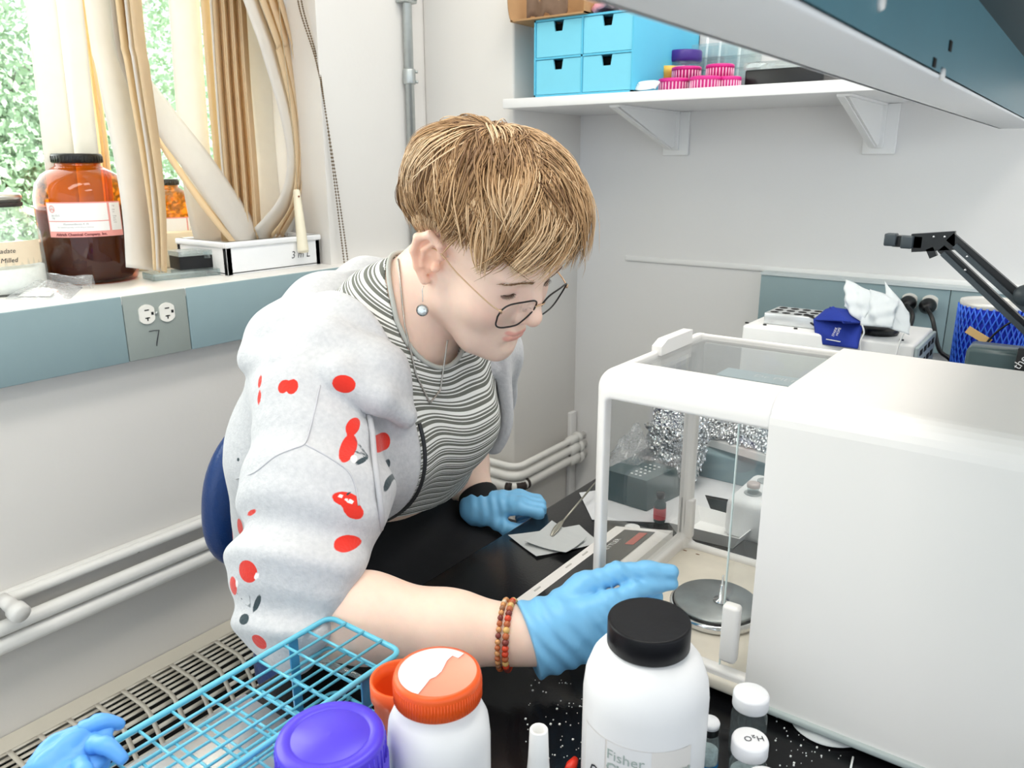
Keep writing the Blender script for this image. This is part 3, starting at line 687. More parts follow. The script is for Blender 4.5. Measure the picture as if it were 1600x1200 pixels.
# cardboard tray with pink cloth on the drawer unit
m_card = mat('brown_cardboard', (.42, .24, .11), .8, vary=.15, scale=30)
t = thing('cardboard_tray', 'brown cardboard tray with rolled sides on top of the blue drawer unit', 'tray', (X0+.05, yf+.08, zt))
b = MB(); xa, xb = on(797, 20, 'y', yf-.012)[0], X0+.13
G = [[(xa+.006-.012*math.sin(a), y, zt+.0015+.05*(1-math.cos(a))/1.0) for y in (yf-.012, yf+.16)] for a in np.linspace(0, 1.9, 8)]; b.grid(np.array(G), thick=.003)
b.box((xa, yf-.012, zt+.0005), (xb, yf+.16, zt+.004)); b.box((xb-.003, yf-.012, zt), (xb, yf+.16, zt+.06)); b.box((xa, yf+.157, zt), (xb, yf+.16, zt+.09)); b.build('tray_body', m_card, t)
b = MB(); G = [[(xa+.02+.10*u, yf+.02+.01*math.sin(u*9), zt+.004+.045*math.sin(v*1.6)+.012*math.sin(u*14)) for v in np.linspace(0, 1, 6)] for u in np.linspace(0, 1, 14)]; b.grid(np.array(G), thick=.002); b.build('crumpled_lining', mat('kraft_dark', (.20, .13, .09), .9, vary=.3), t)
t2 = MB(); G = [[(xb+.004+.07*u, yf+.01+.11*v, zt+.006+.022*math.sin(PI*min(1, u*1.1))*(.6+.4*math.sin(v*5))+.004*math.sin(u*17)) for v in np.linspace(0, 1, 8)] for u in np.linspace(0, 1, 10)]
t2.grid(np.array(G), thick=.01); o = t2.build('folded_cloth', mat('pink_cloth', (.80, .36, .42), .85, vary=.08), origin=(xb+.04, yf+.06, zt)); tag(o, 'folded pink cloth on the blue drawer unit beside the cardboard tray', 'cloth')
# caps
m_mag = mat('magenta_plastic', (.62, .015, .22), .35, vary=.06); m_magw = mat('magenta_rib_light', (.85, .45, .60), .4)
def cap(label, px, Y, z, pw, hh=.026):
    q = on(px, 125, 'y', Y); c = V3((q[0], Y, z))
    r_ = pw/2/FPX*depth(c)
    t = thing('jar_cap', label, 'cap', c, 'magenta caps on the shelf')
    b = MB(); b.lathe([(r_*.93, 0), (r_*.93, hh*.72), (r_, hh*.74), (r_, hh*.94), (r_*.93, hh), (0, hh*.97)], c, 36); cp = b.build('cap_shell', m_mag, t)
    b = MB()
    for k in range(26):
        a = 2*PI*k/26; q = c+V3((r_*.94*math.cos(a), r_*.94*math.sin(a), .001)); b.tube([q, q+V3((0, 0, hh*.68))], .0014, 5)
    b.build('grip_ribs', m_magw, t); return c, r_
z1 = SZ+.0005
cap('magenta ribbed cap in the lower row, leftmost against the clear purple-lidded cup', 1042, 1.625, z1, 40)
cA, rA = cap('magenta ribbed cap in the lower row, second from the blue drawer unit', 1053, 1.545, z1, 48)
cap('magenta ribbed cap in the lower row, in the middle under the gap', 1102, 1.545, z1, 48)
cap('magenta ribbed cap in the lower row, nearest the black box', 1138, 1.575, z1, 40)
cap('magenta ribbed cap stacked on top at the left of the pile', 1072, 1.60, z1+.0265, 46)
cap('magenta ribbed cap stacked on top at the right of the pile', 1124, 1.60, z1+.0265, 44)
# purple-lidded cup, yellow cap, clear rack, black box, white cable
def at_shelf(px, Y): q = on(px, 140, 'y', Y); return V3((q[0], Y, SZ))
c = at_shelf(1066, 1.68); t = thing('plastic_cup', 'clear plastic cup with a dark purple lid behind the magenta caps', 'cup', c)
b = MB(); b.lathe([(.030, .001), (.035, .075)], c, 28, cap1=False); b.build('cup_body', m_clr, t)
b = MB(); b.lathe([(.036, .072), (.038, .076), (.038, .092), (.036, .095), (0, .093)], c, 32); b.build('lid', mat('purple_plastic_dark', (.05, .02, .22), .35), t)
b = MB(); b.box(c+V3((-.01, -.040, .045)), c+V3((.02, -.037, .062))); b.build('label', m_paper, t)
c = at_shelf(1043, 1.625); c[2] += .0265; b = MB(); b.lathe([(.014, 0), (.015, .02), (.016, .021), (.016, .034), (0, .035)], c, 24); o = b.build('yellow_tube', mat('yellow_cap_plastic', (.85, .50, .08), .4), origin=c); tag(o, 'small yellow capped tube wedged among the magenta caps', 'tube')
c = at_shelf(1115, 1.75); t = thing('clear_rack', 'clear plastic rack standing on the shelf behind the magenta caps', 'rack', c)
b = MB(); b.box(c+V3((-.06, -.008, .001)), c+V3((.09, -.005, .115))); b.box(c+V3((-.06, .03, .001)), c+V3((.09, .033, .115)))
for z in (.02, .06, .085): b.box(c+V3((-.06, -.008, z)), c+V3((.09, .033, z+.002)))
b.build('rack_body', m_clr, t)
for dx in (-.03, .0, .045): 
    b = MB(); b.tube([c+V3((dx, .012, .004)), c+V3((dx+.004, .012, .135))], .003, 8); b.build('rod', mat('white_rod', (.85, .85, .85), .3), t)
cL, cRr = at_shelf(1162, 1.60), at_shelf(1285, 1.60)
t = thing('storage_box', 'black storage box with a clear lid at the right end of the white shelf', 'box', (cL+cRr)/2)
zb_ = on(1162, 110, 'y', 1.60)[2]
b = MB(); b.box((cL[0], 1.60, SZ+.0005), (cRr[0], 1.76, zb_), bev=.003); b.build('box_body', m_blk, t)
b = MB(); b.box((cL[0]-.003, 1.597, zb_), (cRr[0]+.003, 1.763, zb_+.014), bev=.002); b.box((cL[0]+.02, 1.597, zb_+.014), (cL[0]+.026, 1.61, zb_+.03)); b.build('clear_lid', m_clr, t)
b = MB(); c0 = on(1003, 141, 'z', SZ+.003); pts = []
for k in range(60):
    a = k/60*2*PI*4; pts.append(c0+V3((.022*math.cos(a)+.01*k/60, .012*math.sin(a)+.012, .004+.012*k/60+.004*math.sin(a))))
b.tube(pts, .0022, 6); o = b.build('coiled_cable', mat('white_cable', (.85, .85, .84), .5), origin=c0); tag(o, 'small coil of white cable beside the blue drawer unit', 'cable')
# ================================================================== analytical balance
m_bal = mat('balance_enamel', (.85, .82, .79), .38, vary=.015, scale=8)
m_balin = mat('balance_stained_floor', (.74, .68, .58), .5, vary=.12, scale=35)
m_pan = mat('pan_steel', (.30, .32, .32), .36, .8, vary=.25, scale=45)
m_chrome = mat('chrome', (.75, .76, .77), .12, 1.0, vary=.03)
m_bglass = glass('balance_glass', (.982, .990, .991), .08, .01, .02, (.80, .86, .88))
m_rust = mat('rust_stain', (.20, .09, .03), .8, vary=.6, scale=60)
YN, YF, XF, XC, XB, ZT, ZB, ZFL = .673, .925, -.392, -.208, .030, 1.110, .799, .814
t = thing('analytical_balance', 'large off-white analytical balance with glass weighing chamber and black console', 'balance', (-.15, .80, BENCH))
def rbox(lo, hi, r, seg=5): b = MB(); b.box(lo, hi, bev=r, seg=seg); return b
# rear housing with softly rounded top edges
b = MB(); pr = []; rr = .024
for (cy, cz, a0) in ((YN+rr, ZT-rr, PI), (YF-rr*.4, ZT-rr*.4, PI/2)):
    q = rr if cy < .8 else rr*.4
    for k in range(7): a = a0-k/6*PI/2; pr.append((XC, cy+q*math.cos(a), cz+q*math.sin(a)))
pr = [(XC, YN, ZB)]+pr+[(XC, YF, ZB)]
b.prism(pr, (XB-XC, 0, 0), 0, False); hs = b.build('rear_housing', m_bal, t)
b = MB(); b.box((XC-.004, YN-.004, ZB-.003), (XB, YF, ZB+.004), bev=.002); b.build('skirt', mat('balance_skirt_grey', (.42, .47, .46), .5), t)
BAL_T = t
b = MB(); b.box((XF-.002, YN-.004, ZB), (XC+.01, YF+.002, ZFL), bev=.004); b.build('chamber_floor', m_balin, t)
rbox((XF-.004, YN+.002, ZFL-.002), (XF+.010, YF, ZFL+.012), .003).build('front_sill', m_bal, t)
b = MB()
for k in range(9):
    px, py = 1112+k*6.2, 1040+k*2.5; q = on(px, py, 'z', ZFL+.0003); b.sphere(q, .0025+.003*random.random(), 8, 4, 0, (1, .5, .08))
for px, py in ((1062, 856), (1070, 860), (1090, 866), (1000, 905), (1010, 896)):
    q = on(px, py, 'z', ZFL+.0003); b.sphere(q, .002+.0015*random.random(), 8, 4, 0, (1.4, .6, .08))
o = b.build('rust_stains', m_rust, t); o['kind'] = 'stuff'
# glass
b = MB(); b.box((XF+.005, YN+.014, ZFL+.010), (XF+.008, YF-.016, ZT-.026)); b.build('front_pane', m_bglass, t)
b = MB(); b.box((XF+.014, YF-.006, ZFL), (XC, YF-.003, ZT-.010)); b.build('far_door_pane', m_bglass, t)
b = MB(); b.box((-.238, YN+.008, ZFL+.002), (-.1, YN+.0105, 1.080)); nd = b.build('near_door_pane', m_bglass, t)
b = MB(); b.box((-.2385, YN+.0078, ZFL+.002), (-.2375, YN+.0107, 1.080)); b.build('polished_edge', mat('glass_edge_pale', (.62, .72, .70), .2), nd)
rbox((-.236, YN-.004, .834), (-.219, YN+.009, .897), .004).build('near_door_handle', m_bal, t)
rbox((-.384, YF-.016, .828), (-.370, YF-.004, .884), .003).build('far_door_handle', m_bal, t)
b = MB(); b.box((XF+.018, YN+.045, ZT-.009), (XC+.002, YF-.012, ZT-.0065)); b.build('top_pane', m_bglass, t)
b = MB(); b.prism([(XF+.012, .785, ZT-.006), (XF+.012, .785, ZT+.004), (XF+.012, .80, ZT+.010), (XF+.012, .868, ZT+.010), (XF+.012, .868, ZT-.006)], (.012, 0, 0)); b.build('top_handle', m_bal, t)
b = MB(); b.box((-.296, .765, ZT-.0125), (-.215, .80, ZT-.0115)); lb = b.build('name_plate', mat('name_plate_blue_grey', (.48, .58, .62), .4), t)
text_mesh('engraved_name', 'Dr PIERCE', .014, m_white, lb, (-.262, .779, ZT-.0113), (1, 0, 0), (0, 1, 0))
b = MB(); b.box((XC-.006, .785, ZT-.02), (XC+.012, YF-.012, ZT-.012)); b.build('top_slot', mat('slot_shadow_grey', (.55, .56, .55), .5), t)
# pan
pc = V3((-.284, .785, ZFL)); b = MB(); b.lathe([(.050, .001), (.052, .003), (.052, .010), (.049, .011)], pc, 48); b.build('draft_ring', m_chrome, t)
b = MB(); b.lathe([(.044, .011), (.0475, .012), (.0475, .0145), (.046, .0155), (0, .0155)], pc, 48); pan = b.build('weighing_pan', m_pan, t)
b = MB(); b.lathe([(.0475, .0105), (.049, .0105), (.049, .0125), (.0475, .0125)], pc, 48); b.build('rubber_ring', m_blk, pan)
b = MB(); b.lathe([(.009, .0156), (.009, .0175), (.0035, .019), (.0028, .036), (.002, .0365), (.0012, .037), (.001, .048), (0, .0485)], pc+V3((.006, 0, 0)), 16); b.build('centre_post', m_chrome, pan)
# console
b = MB(); XG = -.486
pts = [(XG, 0, ZB), (XG, 0, .812), (XG+.006, 0, .818), (XF-.002, 0, .836), (XF-.002, 0, ZB)]
b.prism([(x, .640, z) for x, _, z in pts], (0, .905-.640, 0)); cs = b.build('console', m_bal, t)
def slope(x, y, e=.0006): return V3((x, y, .818+(x-XG-.006)/(XF-.002-XG-.006)*.018+e))
b = MB(); xa, xb, ya, yb2 = XG+.026, XG+.072, .672, .893
b.prism([slope(xa, ya), slope(xb, ya), slope(xb, yb2), slope(xa, yb2)], (0, 0, .0006)); ds = b.build('display_strip', mat('display_black_glass', (.008, .009, .01), .10, vary=.1), cs)
xd = V3((0, 1, 0)); yd = slope(0, 0)-slope(1, 0); yd /= np.linalg.norm(yd)
text_mesh('printed_name', 'METTLER', .011, m_white, ds, slope(xa+.013, .815, .0014), xd, yd, extr=.0002)
b = MB(); q0 = slope(xb-.020, .845, .0014); b.prism([q0, slope(xb-.008, .845, .0014), slope(xb-.008, .886, .0014), slope(xb-.020, .886, .0014)], (0, 0, .0003)); b.build('red_window', mat('red_display_window', (.45, .05, .03), .2), ds)
for (y, s_) in ((.69, .006), (.76, .005), (.80, .004)):
    b = MB(); b.box(slope(XG+.014, y), slope(XG+.016, y+.012)+V3((0, 0, .0004))); b.build('key_mark', mat('key_mark_grey', (.55, .53, .50), .6), cs)
for x in (-.36, .0):
    for y in (YN+.03, YF-.03):
        b = MB(); b.lathe([(.014, 0), (.014, .006), (.010, ZB-BENCH+.001)], (x, y, BENCH), 16); b.build('foot', m_blk, t)

# ================================================================== bottles in the foreground
m_hdpe = mat('white_hdpe', (.86, .855, .86), .38, vary=.01, sss=.15, sssr=(.5, .5, .5))
m_tealp = mat('label_sage_print', (.40, .47, .44), .7)
c = V3((-.236, .507, BENCH)); H = .185; d = dep(0, 0, 0); r_ = .0505
t = thing('chemical_bottle', 'white plastic bottle with black cap and Fisher ChemAlert label before the balance', 'bottle', c)
b = MB(); b.lathe([(.044, 0), (.049, .004), (.0505, .02), (.0505, .112), (.049, .126), (.044, .140), (.037, .149), (.031, .152), (.029, .153)], c, 48); b.build('bottle_body', m_hdpe, t)
b = MB(); b.lathe([(.0315, .1535), (.0328, .155), (.0328, .174), (.0322, .1755), (.030, .1752), (0, .1748)], c, 56); b.build('screw_cap', mat('black_cap', (.007, .007, .009), .38, vary=.4, scale=35, bump=.05, spec=.25), t)
a = camang(c); b = MB(); patch(b, c, .0505, a+R(-64), a+R(46), BENCH+.01, BENCH+.093, 0, 20); lb = b.build('label', mat('label_cream', (.82, .78, .74), .6), t)
b = MB(); patch(b, c, .0505, a+R(-62), a+R(-34), BENCH+.01, BENCH+.093, 0, 8, .0006); patch(b, c, .0505, a+R(-32), a+R(8), BENCH+.01, BENCH+.093, 0, 10, .0006); b.build('label_panels', mat('label_white', (.85, .84, .84), .6), lb)
def cyl(ang, z): return c+V3((.0505*math.cos(a+ang), .0505*math.sin(a+ang), z))
text_mesh('label_print', 'Fisher', .0125, m_tealp, lb, cyl(R(-32), .078), (1, 0, 0), (0, 0, 1), bend=(c, .0505), extr=.0012)
text_mesh('label_print', 'ChemAlert\u2122', .0125, MATS['label_sage_print'], lb, cyl(R(-32), .066), (1, 0, 0), (0, 0, 1), bend=(c, .0505), extr=.0012, bold=.0003)
text_mesh('label_print', 'Guide', .0125, m_tealp, lb, cyl(R(-32), .054), (1, 0, 0), (0, 0, 1), bend=(c, .0505), extr=.0012)
text_mesh('label_print', 'HEALTH\nFLAMMABILITY', .005, m_tealp, lb, cyl(R(-32), .045), (1, 0, 0), (0, 0, 1), bend=(c, .0505), extr=.0012)
text_mesh('label_print', 'G', .018, m_ink, lb, cyl(R(-52), .050), (1, 0, 0), (0, 0, 1), bend=(c, .0505), extr=.0012, sx=.8)
# orange-capped bottle
c = V3((-.350, .383, BENCH)); b = MB()
t = thing('orange_capped_bottle', 'white bottle with an orange ribbed cap half covered by torn white sticker', 'bottle', c)
b.lathe([(.034, 0), (.039, .004), (.040, .02), (.040, .095), (.0385, .110), (.034, .120), (.031, .124), (.031, .128), (.029, .129)], c, 44); b.build('bottle_body', m_hdpe, t)
m_or = mat('orange_plastic', (.85, .11, .015), .38, vary=.05); m_or2 = mat('orange_cap_top', (.88, .30, .20), .5, vary=.05)
b = MB(); b.lathe([(.0325, .130), (.0335, .131), (.0335, .148), (.0325, .151), (.030, .1518)], c, 56, cap1=False)
for k in range(90):
    an = 2*PI*k/90; q = c+V3((.0336*math.cos(an), .0336*math.sin(an), .1315)); b.tube([q, q+V3((0, 0, .014))], .0005, 4, 0)
b.lathe([(.030, .1518), (.0295, .1508), (0, .1508)], c, 48, mi=1, cap0=False); b.build('screw_cap', [m_or, m_or2], t)
a = camang(c); out = []
n = 26
for k in range(n+1): an = a+R(134)+R(186)*k/n; out.append(c+V3((.0293*math.cos(an), .0293*math.sin(an), .1511)))
# torn edge back across the lid
e0, e1 = out[-1], out[0]
for k in range(1, 9):
    u = k/9; p = e0*(1-u)+e1*u; nrm = V3((math.cos(a), math.sin(a), 0)); p = p+nrm*(.005*math.sin(u*6.5)+.004*math.sin(u*15)); p[2] = BENCH+.1511; out.append(p)
for p in out: p[2] = BENCH+.1511
b = MB(); b.prism(out, (0, 0, .0004)); b.build('torn_sticker', mat('sticker_white', (.87, .86, .86), .5), t)
# second orange cap behind
c = V3((-.405, .400, BENCH)); b = MB(); t = thing('orange_cup', 'open orange plastic cup mostly hidden behind the orange-capped bottle', 'cup', c)
b.lathe([(.020, 0), (.022, .004), (.024, .095), (.0265, .097), (.0265, .112), (.024, .112), (.0235, .10), (.018, .01), (0, .01)], c, 36); b.build('cup_body', m_or, t)
# purple-lidded jar
c = V3((-.383, .305, BENCH)); t = thing('purple_lidded_jar', 'jar with a wide violet ribbed lid at the bottom edge', 'jar', c)
m_vio = mat('violet_plastic', (.085, .05, .68), .32, vary=.04)
b = MB(); b.lathe([(.034, 0), (.038, .004), (.038, .085), (.034, .095)], c, 44); b.build('jar_body', mat('blue_jar_plastic', (.03, .05, .45), .3), t)
b = MB(); b.lathe([(.0405, .088), (.0405, .108), (.0385, .1095), (.0385, .127), (.037, .130), (.0285, .1303), (.0280, .1296), (.0272, .1303), (.004, .1306), (0, .1312)], c, 64)
for k in range(48):
    an = 2*PI*k/48; q = c+V3((.0387*math.cos(an), .0387*math.sin(an), .1105)); b.tube([q, q+V3((0, 0, .0145))], .0008, 4)
b.build('ribbed_lid', m_vio, t)
b = MB(); b.box((-.353, .262, BENCH+.0002), (-.30, .31, BENCH+.085), bev=.006)
# white stick
c = V3((-.299, .446, BENCH)); b = MB(); b.lathe([(.013, 0), (.012, .01), (.0085, .055), (.0075, .082), (.0068, .083), (.0055, .0825), (.0055, .06)], c, 24); o = b.build('white_tube', m_white, origin=c); tag(o, 'slim tapered white plastic tube standing between the two white bottles', 'tube')
# red clip at the bottom edge
q0, q1 = on(888, 1205, 'z', BENCH+.006), on(899, 1186, 'z', BENCH+.006); b = MB(); b.tube([q0, q0*.5+q1*.5, q1], [.004, .005, .003], 10); o = b.build('red_clip', mat('red_plastic', (.70, .03, .01), .35), origin=q0); tag(o, 'small red plastic clip lying on the bench beside the Fisher bottle', 'clip')
# vials
m_vgl = glass('vial_glass', (.86, .92, .92), .14, .02, .05); m_vcap = mat('vial_cap_white', (.86, .86, .88), .4)
def vial(label, c, r_, hcap, H, mark=None, small=False, fill=None):
    t = thing('glass_vial', label, 'vial', c, 'vials beside the balance'); c = V3(c)
    b = MB(); b.lathe([(r_*.9, 0), (r_, .002), (r_, H-hcap-.010), (r_*.86, H-hcap-.003), (r_*.82, H-hcap+.002)], c, 32, cap1=False); b.build('glass_body', m_vgl, t)
    if small:
        b = MB(); b.lathe([(r_*.86, H-hcap), (r_*.86, H-hcap*.45)], c, 28, cap0=False, cap1=False); b.build('neck_collar', m_blk, t)
        b = MB(); b.lathe([(r_*.88, H-hcap*.45), (r_*.9, H-.002), (r_*.8, H), (0, H)], c, 28); b.build('cap', m_vcap, t)
        b = MB(); b.lathe([(r_*1.02, .012), (r_*1.02, .015)], c, 28, cap0=False, cap1=False); b.build('blue_stripe', mat('blue_stripe', (.02, .25, .60), .5), t)
    else:
        b = MB(); b.lathe([(r_*.98, H-hcap), (r_*1.0, H-hcap+.001), (r_*1.0, H-.0025), (r_*.95, H-.0005), (r_*.85, H), (0, H)], c, 36); b.build('cap', m_vcap, t)
    if fill:
        b = MB(); b.lathe([(r_*.86, .002), (r_*.93, .004), (r_*.93, fill), (0, fill*1.05)], c, 24); b.build('contents', mat('crystal_contents', (.62, .68, .70), .35, vary=.5, scale=260, bump=.6), t)
    if mark:
        xd = -CR.copy(); xd[2] = 0; xd /= np.linalg.norm(xd); yd = np.array([-xd[1], xd[0], 0]); 
        text_mesh('handwritten_mark', mark, .0085, m_ink, t, c+V3((0, 0, H+.0002))-xd*.011-yd*.002, xd, yd, extr=.0003, sx=1.0)
    return t
vial('tall glass vial with a plain white cap standing against the balance', (-.184, .617, BENCH), .0160, .014, .064)
vial('glass vial with H2O written on its white cap', (-.164, .559, BENCH), .0150, .014, .064, 'H\u2082O', fill=.03)
vial('glass vial with plain white cap cut off by the bottom edge', (-.140, .527, BENCH), .0150, .014, .060)
vial('slim vial with black collar and blue stripe behind the Fisher bottle', (-.203, .570, BENCH), .0095, .012, .056, small=True, fill=.026)

# ================================================================== wire test-tube rack
m_rack = mat('rack_teal_coat', (.13, .50, .66), .32, vary=.05)
RX0, RX1, RY0, RY1, RZ = -.549, -.452, .165, .447, .880
t = thing('wire_rack', 'turquoise wire test-tube rack on the bench in front of her arm', 'rack', ((RX0+RX1)/2, (RY0+RY1)/2, BENCH))
def rrect(x0, x1, y0, y1, z, r):
    P = []
    for cx, cy, a0 in ((x1-r, y1-r, 0), (x0+r, y1-r, PI/2), (x0+r, y0+r, PI), (x1-r, y0+r, 1.5*PI)):
        for k in range(5): an = a0+k/4*PI/2; P.append((cx+r*math.cos(an), cy+r*math.sin(an), z))
    return P
xs_ = np.linspace(RX0, RX1, 5)[1:-1]; ysr = np.linspace(RY0, RY1, 11)[1:-1]
for z, nm in ((RZ, 'top_frame'), (RZ-.032, 'middle_frame'), (BENCH+.008, 'bottom_frame')):
    b = MB(); b.tube(rrect(RX0, RX1, RY0, RY1, z, .010), .0026 if nm == 'top_frame' else .0018, 10, closed=True); b.build(nm, m_rack, t)
    for x in xs_:
        b = MB(); b.tube([(x, RY0, z+.002), (x, RY1, z+.002)], .0013, 8); b.build('long_wire', m_rack, t)
    for k, y in enumerate(ysr):
        if nm == 'bottom_frame' and k % 2: continue
        b = MB(); b.tube([(RX0-.001, y, z-.001), (RX1+.001, y, z-.001)], .0013, 8); b.build('cross_wire', m_rack, t)
for x in (RX0, RX1):
    for y in (RY0+.03, RY1-.045):
        b = MB(); b.box((x-.0012, y-.005, BENCH+.0022), (x+.0012, y+.005, RZ), bev=.0006); b.build('upright_strap', mat('rack_strap_blue', (.05, .25, .45), .35), t)
b = MB(); b.box((EDGE+.004, .02, BENCH+.0003), (-.424, .395, BENCH+.0016), bev=.0005)
o = b.build('steel_sheet', mat('brushed_steel_sheet', (.74, .76, .78), .24, 1.0, vary=.06, scale=30, bump=.05, bscale=300), origin=(-.52, .2, BENCH)); tag(o, 'thin polished steel sheet lying under the near end of the wire rack', 'metal sheet')
# clear glass pipette lying in the rack
p0, p1 = on(470, 1018, 'z', BENCH+.05), on(590, 1070, 'z', BENCH+.05); b = MB(); b.tube([p0, p0*.6+p1*.4, p1], [.004, .004, .0015], 12); o = b.build('glass_pipette', m_clr, origin=p0); tag(o, 'clear glass pipette lying inside the turquoise wire rack', 'pipette')

# ================================================================== papers, spatula and crumbs
m_wp = cloth_glow('weighing_paper', (.72, .74, .74), .2)
def sheet(label, pts, z, h=.0006, m=m_wp, name='weighing_paper', group=None, curl=0.0):
    P = [on(x, y, 'z', z) for x, y in pts]; A, B_, C_, D_ = P; n = 9; G = np.zeros((n, n, 3))
    for i in range(n):
        for j in range(n):
            u, v = i/(n-1), j/(n-1); G[i, j] = A*(1-u)*(1-v)+B_*u*(1-v)+C_*u*v+D_*(1-u)*v; G[i, j, 2] += curl*((u-.5)**2+(v-.5)**2)
    b = MB(); b.grid(G, thick=h, smooth=False); c = np.mean(P, axis=0); o = b.build(name, m, origin=c); tag(o, label, 'paper', group); return o
sheet('lower translucent weighing paper on the black bench under another sheet', [(794, 838), (838, 871), (938, 850), (905, 822)], BENCH+.0006, group='weighing papers by the spatula', curl=.004)
sheet('upper creased weighing paper with the spatula tip resting on it', [(820, 850), (862, 818), (916, 845), (884, 868)], BENCH+.003, group='weighing papers by the spatula', curl=.010)
S0, S1, S2 = on(862, 834, 'z', BENCH+.008), on(880, 814, 'z', BENCH+.010), on(917, 770, 'z', BENCH+.024)
t = thing('spatula', 'thin steel spatula with its tip on the weighing papers', 'spatula', S0)
b = MB(); b.tube([S1, S1*.5+S2*.5, S2+(S2-S1)*.4], [.0017, .0015, .0015], 8); b.build('handle', mat('spatula_steel', (.42, .40, .34), .35, .8), t)
dd = (S1-S0); sd = np.cross(dd, (0, 0, 1)); sd /= np.linalg.norm(sd)
b = MB(); G = [[S0+dd*u+sd*w*(.0042*math.sin(PI*min(1, u*.8+.12))+.0006)+V3((0, 0, -.004*(1-u)**3+.0012*w*w)) for w in (-1, -.5, 0, .5, 1)] for u in np.linspace(0, 1.05, 10)]
b.grid(np.array(G), thick=.0008); b.build('blade', MATS['spatula_steel'], t)
rs = np.random.RandomState(11); b = MB()
for k in range(110):
    if k < 60: q = on(820+rs.rand()*90, 1060+rs.rand()*130, 'z', BENCH+.0004)
    else: q = on(1210+rs.rand()*110, 1120+rs.rand()*80, 'z', BENCH+.0004)
    s_ = .0003+.0006*rs.rand()**3; b.box(q-s_, q+s_*V3((1, 1.3, .8)))
o = b.build('white_crumbs', mat('white_crumb', (.8, .8, .78), .8), origin=(-.3, .5, BENCH)); tag(o, 'scattered white powder crumbs on the black bench', 'crumbs', kind='stuff')
# crumpled blue glove on the rack's near corner
def lump(name, label, cat, c, rad, seed, m, sc=(1, 1, 1), amp=.25, n=28, parent=None, freq=3.0):
    rs = np.random.RandomState(seed); ph = rs.rand(8, 3)*6; fr = rs.randn(8, 3)*freq; b = MB(); c = V3(c); G = np.zeros((n, n+1, 3))
    for i in range(n):
        for j in range(n+1):
            th = PI*(i+.001)/(n-1+.002); a = 2*PI*j/n; dv = V3((math.sin(th)*math.cos(a), math.sin(th)*math.sin(a), math.cos(th)))
            k = 1+amp*sum(abs(math.sin(np.dot(fr[q], dv)+ph[q, 0]))-.6 for q in range(8))/3
            G[i, j] = c+dv*rad*k*V3(sc)
    G[:, n] = G[:, 0]
    b.grid(G); o = b.build(name, m, parent, origin=None if parent is not None else c)
    if label: tag(o, label, cat)
    return o
m_glove = mat('nitrile_blue', (.20, .52, .83), .42, vary=.05, scale=60, bump=.12, bscale=150)
gc = on(108, 1190, 'z', RZ+.012)
t = thing('crumpled_glove', 'crumpled blue nitrile glove lying at the near end of the wire rack', 'glove', gc)
lump('palm', None, None, gc, .027, 5, mat('nitrile_dark_blue', (.11, .36, .80), .4, vary=.1), (.95, 1.15, .75), .30, 40, t, 4.0)
for k, (dx, dy, dz, l, a) in enumerate(((.012, .012, .012, .03, .3), (.016, 0, .006, .034, -.2), (-.008, .014, .012, .028, 1.2))):
    p = gc+V3((dx, dy, dz)); q = p+V3((math.cos(a)*l, math.sin(a)*l, -.006)); b = MB(); b.tube(spline([p, (p+q)/2+V3((0, 0, .006)), q], 5), [.006, .0075, .007, .006, .007, .0065, .006, .0055, .005, .0045, .003], 10); b.build('finger', MATS['nitrile_dark_blue'], t)

# ================================================================== behind the balance
m_foil = mat('aluminium_foil', (.80, .82, .84), .18, 1.0, vary=.1)
nt = m_foil.node_tree; bs = nt.nodes['Principled BSDF']; vo = nt.nodes.new('ShaderNodeTexVoronoi'); vo.inputs['Scale'].default_value = 160; tcn = nt.nodes.new('ShaderNodeTexCoord'); bpn = nt.nodes.new('ShaderNodeBump'); bpn.inputs['Strength'].default_value = 1.0; bpn.inputs['Distance'].default_value = .006
nt.links.new(tcn.outputs['Object'], vo.inputs['Vector']); nt.links.new(vo.outputs['Distance'], bpn.inputs['Height']); nt.links.new(bpn.outputs['Normal'], bs.inputs['Normal'])
m_sheet = cloth_glow('paper_white', (.82, .83, .85), .15)
sheet('large white paper sheet on the bench under the dark smoked box', [(905, 770), (925, 812), (1120, 820), (1090, 745)], BENCH+.001, m=m_sheet, name='paper_sheet')
sheet('white paper sheet on the bench behind the foam vial block', [(1095, 690), (1085, 770), (1215, 795), (1225, 715)], BENCH+.0012, m=m_sheet, name='paper_sheet')
# smoked box in a bag
t = thing('smoked_box', 'dark smoked plastic box with dotted vents seen through the front glass', 'box', (-.505, 1.075, BENCH))
m_smoke = mat('smoked_plastic', (.05, .085, .09), .25, vary=.2, scale=30)
b = MB(); q = [on(932, 775, 'z', BENCH+.002), on(1010, 799, 'z', BENCH+.002), on(1066, 772, 'z', BENCH+.002), on(985, 748, 'z', BENCH+.002)]
tp = [p+V3((0, 0, .046)) for p in q]; cq = np.mean(tp, axis=0); tp = [cq+(p-cq)*.82 for p in tp]
for p in q+tp: pass
b.add(q+tp, [(0, 3, 2, 1), (4, 5, 6, 7), (0, 1, 5, 4), (1, 2, 6, 5), (2, 3, 7, 6), (3, 0, 4, 7)]); b.build('box_body', m_smoke, t)
b = MB(); 
for i in range(5):
    for j in range(3):
        p = tp[0]*(1-(.55+.1*j))+tp[1]*(.55+.1*j); p2 = tp[3]*(1-(.55+.1*j))+tp[2]*(.55+.1*j); pp = p*(1-(.15+.16*i))+p2*(.15+.16*i); b.lathe([(.0022, 0), (.0022, .0006)], pp+V3((0, 0, .0003)), 8)
o = b.build('vent_dots', m_white, t); o['kind'] = 'stuff'
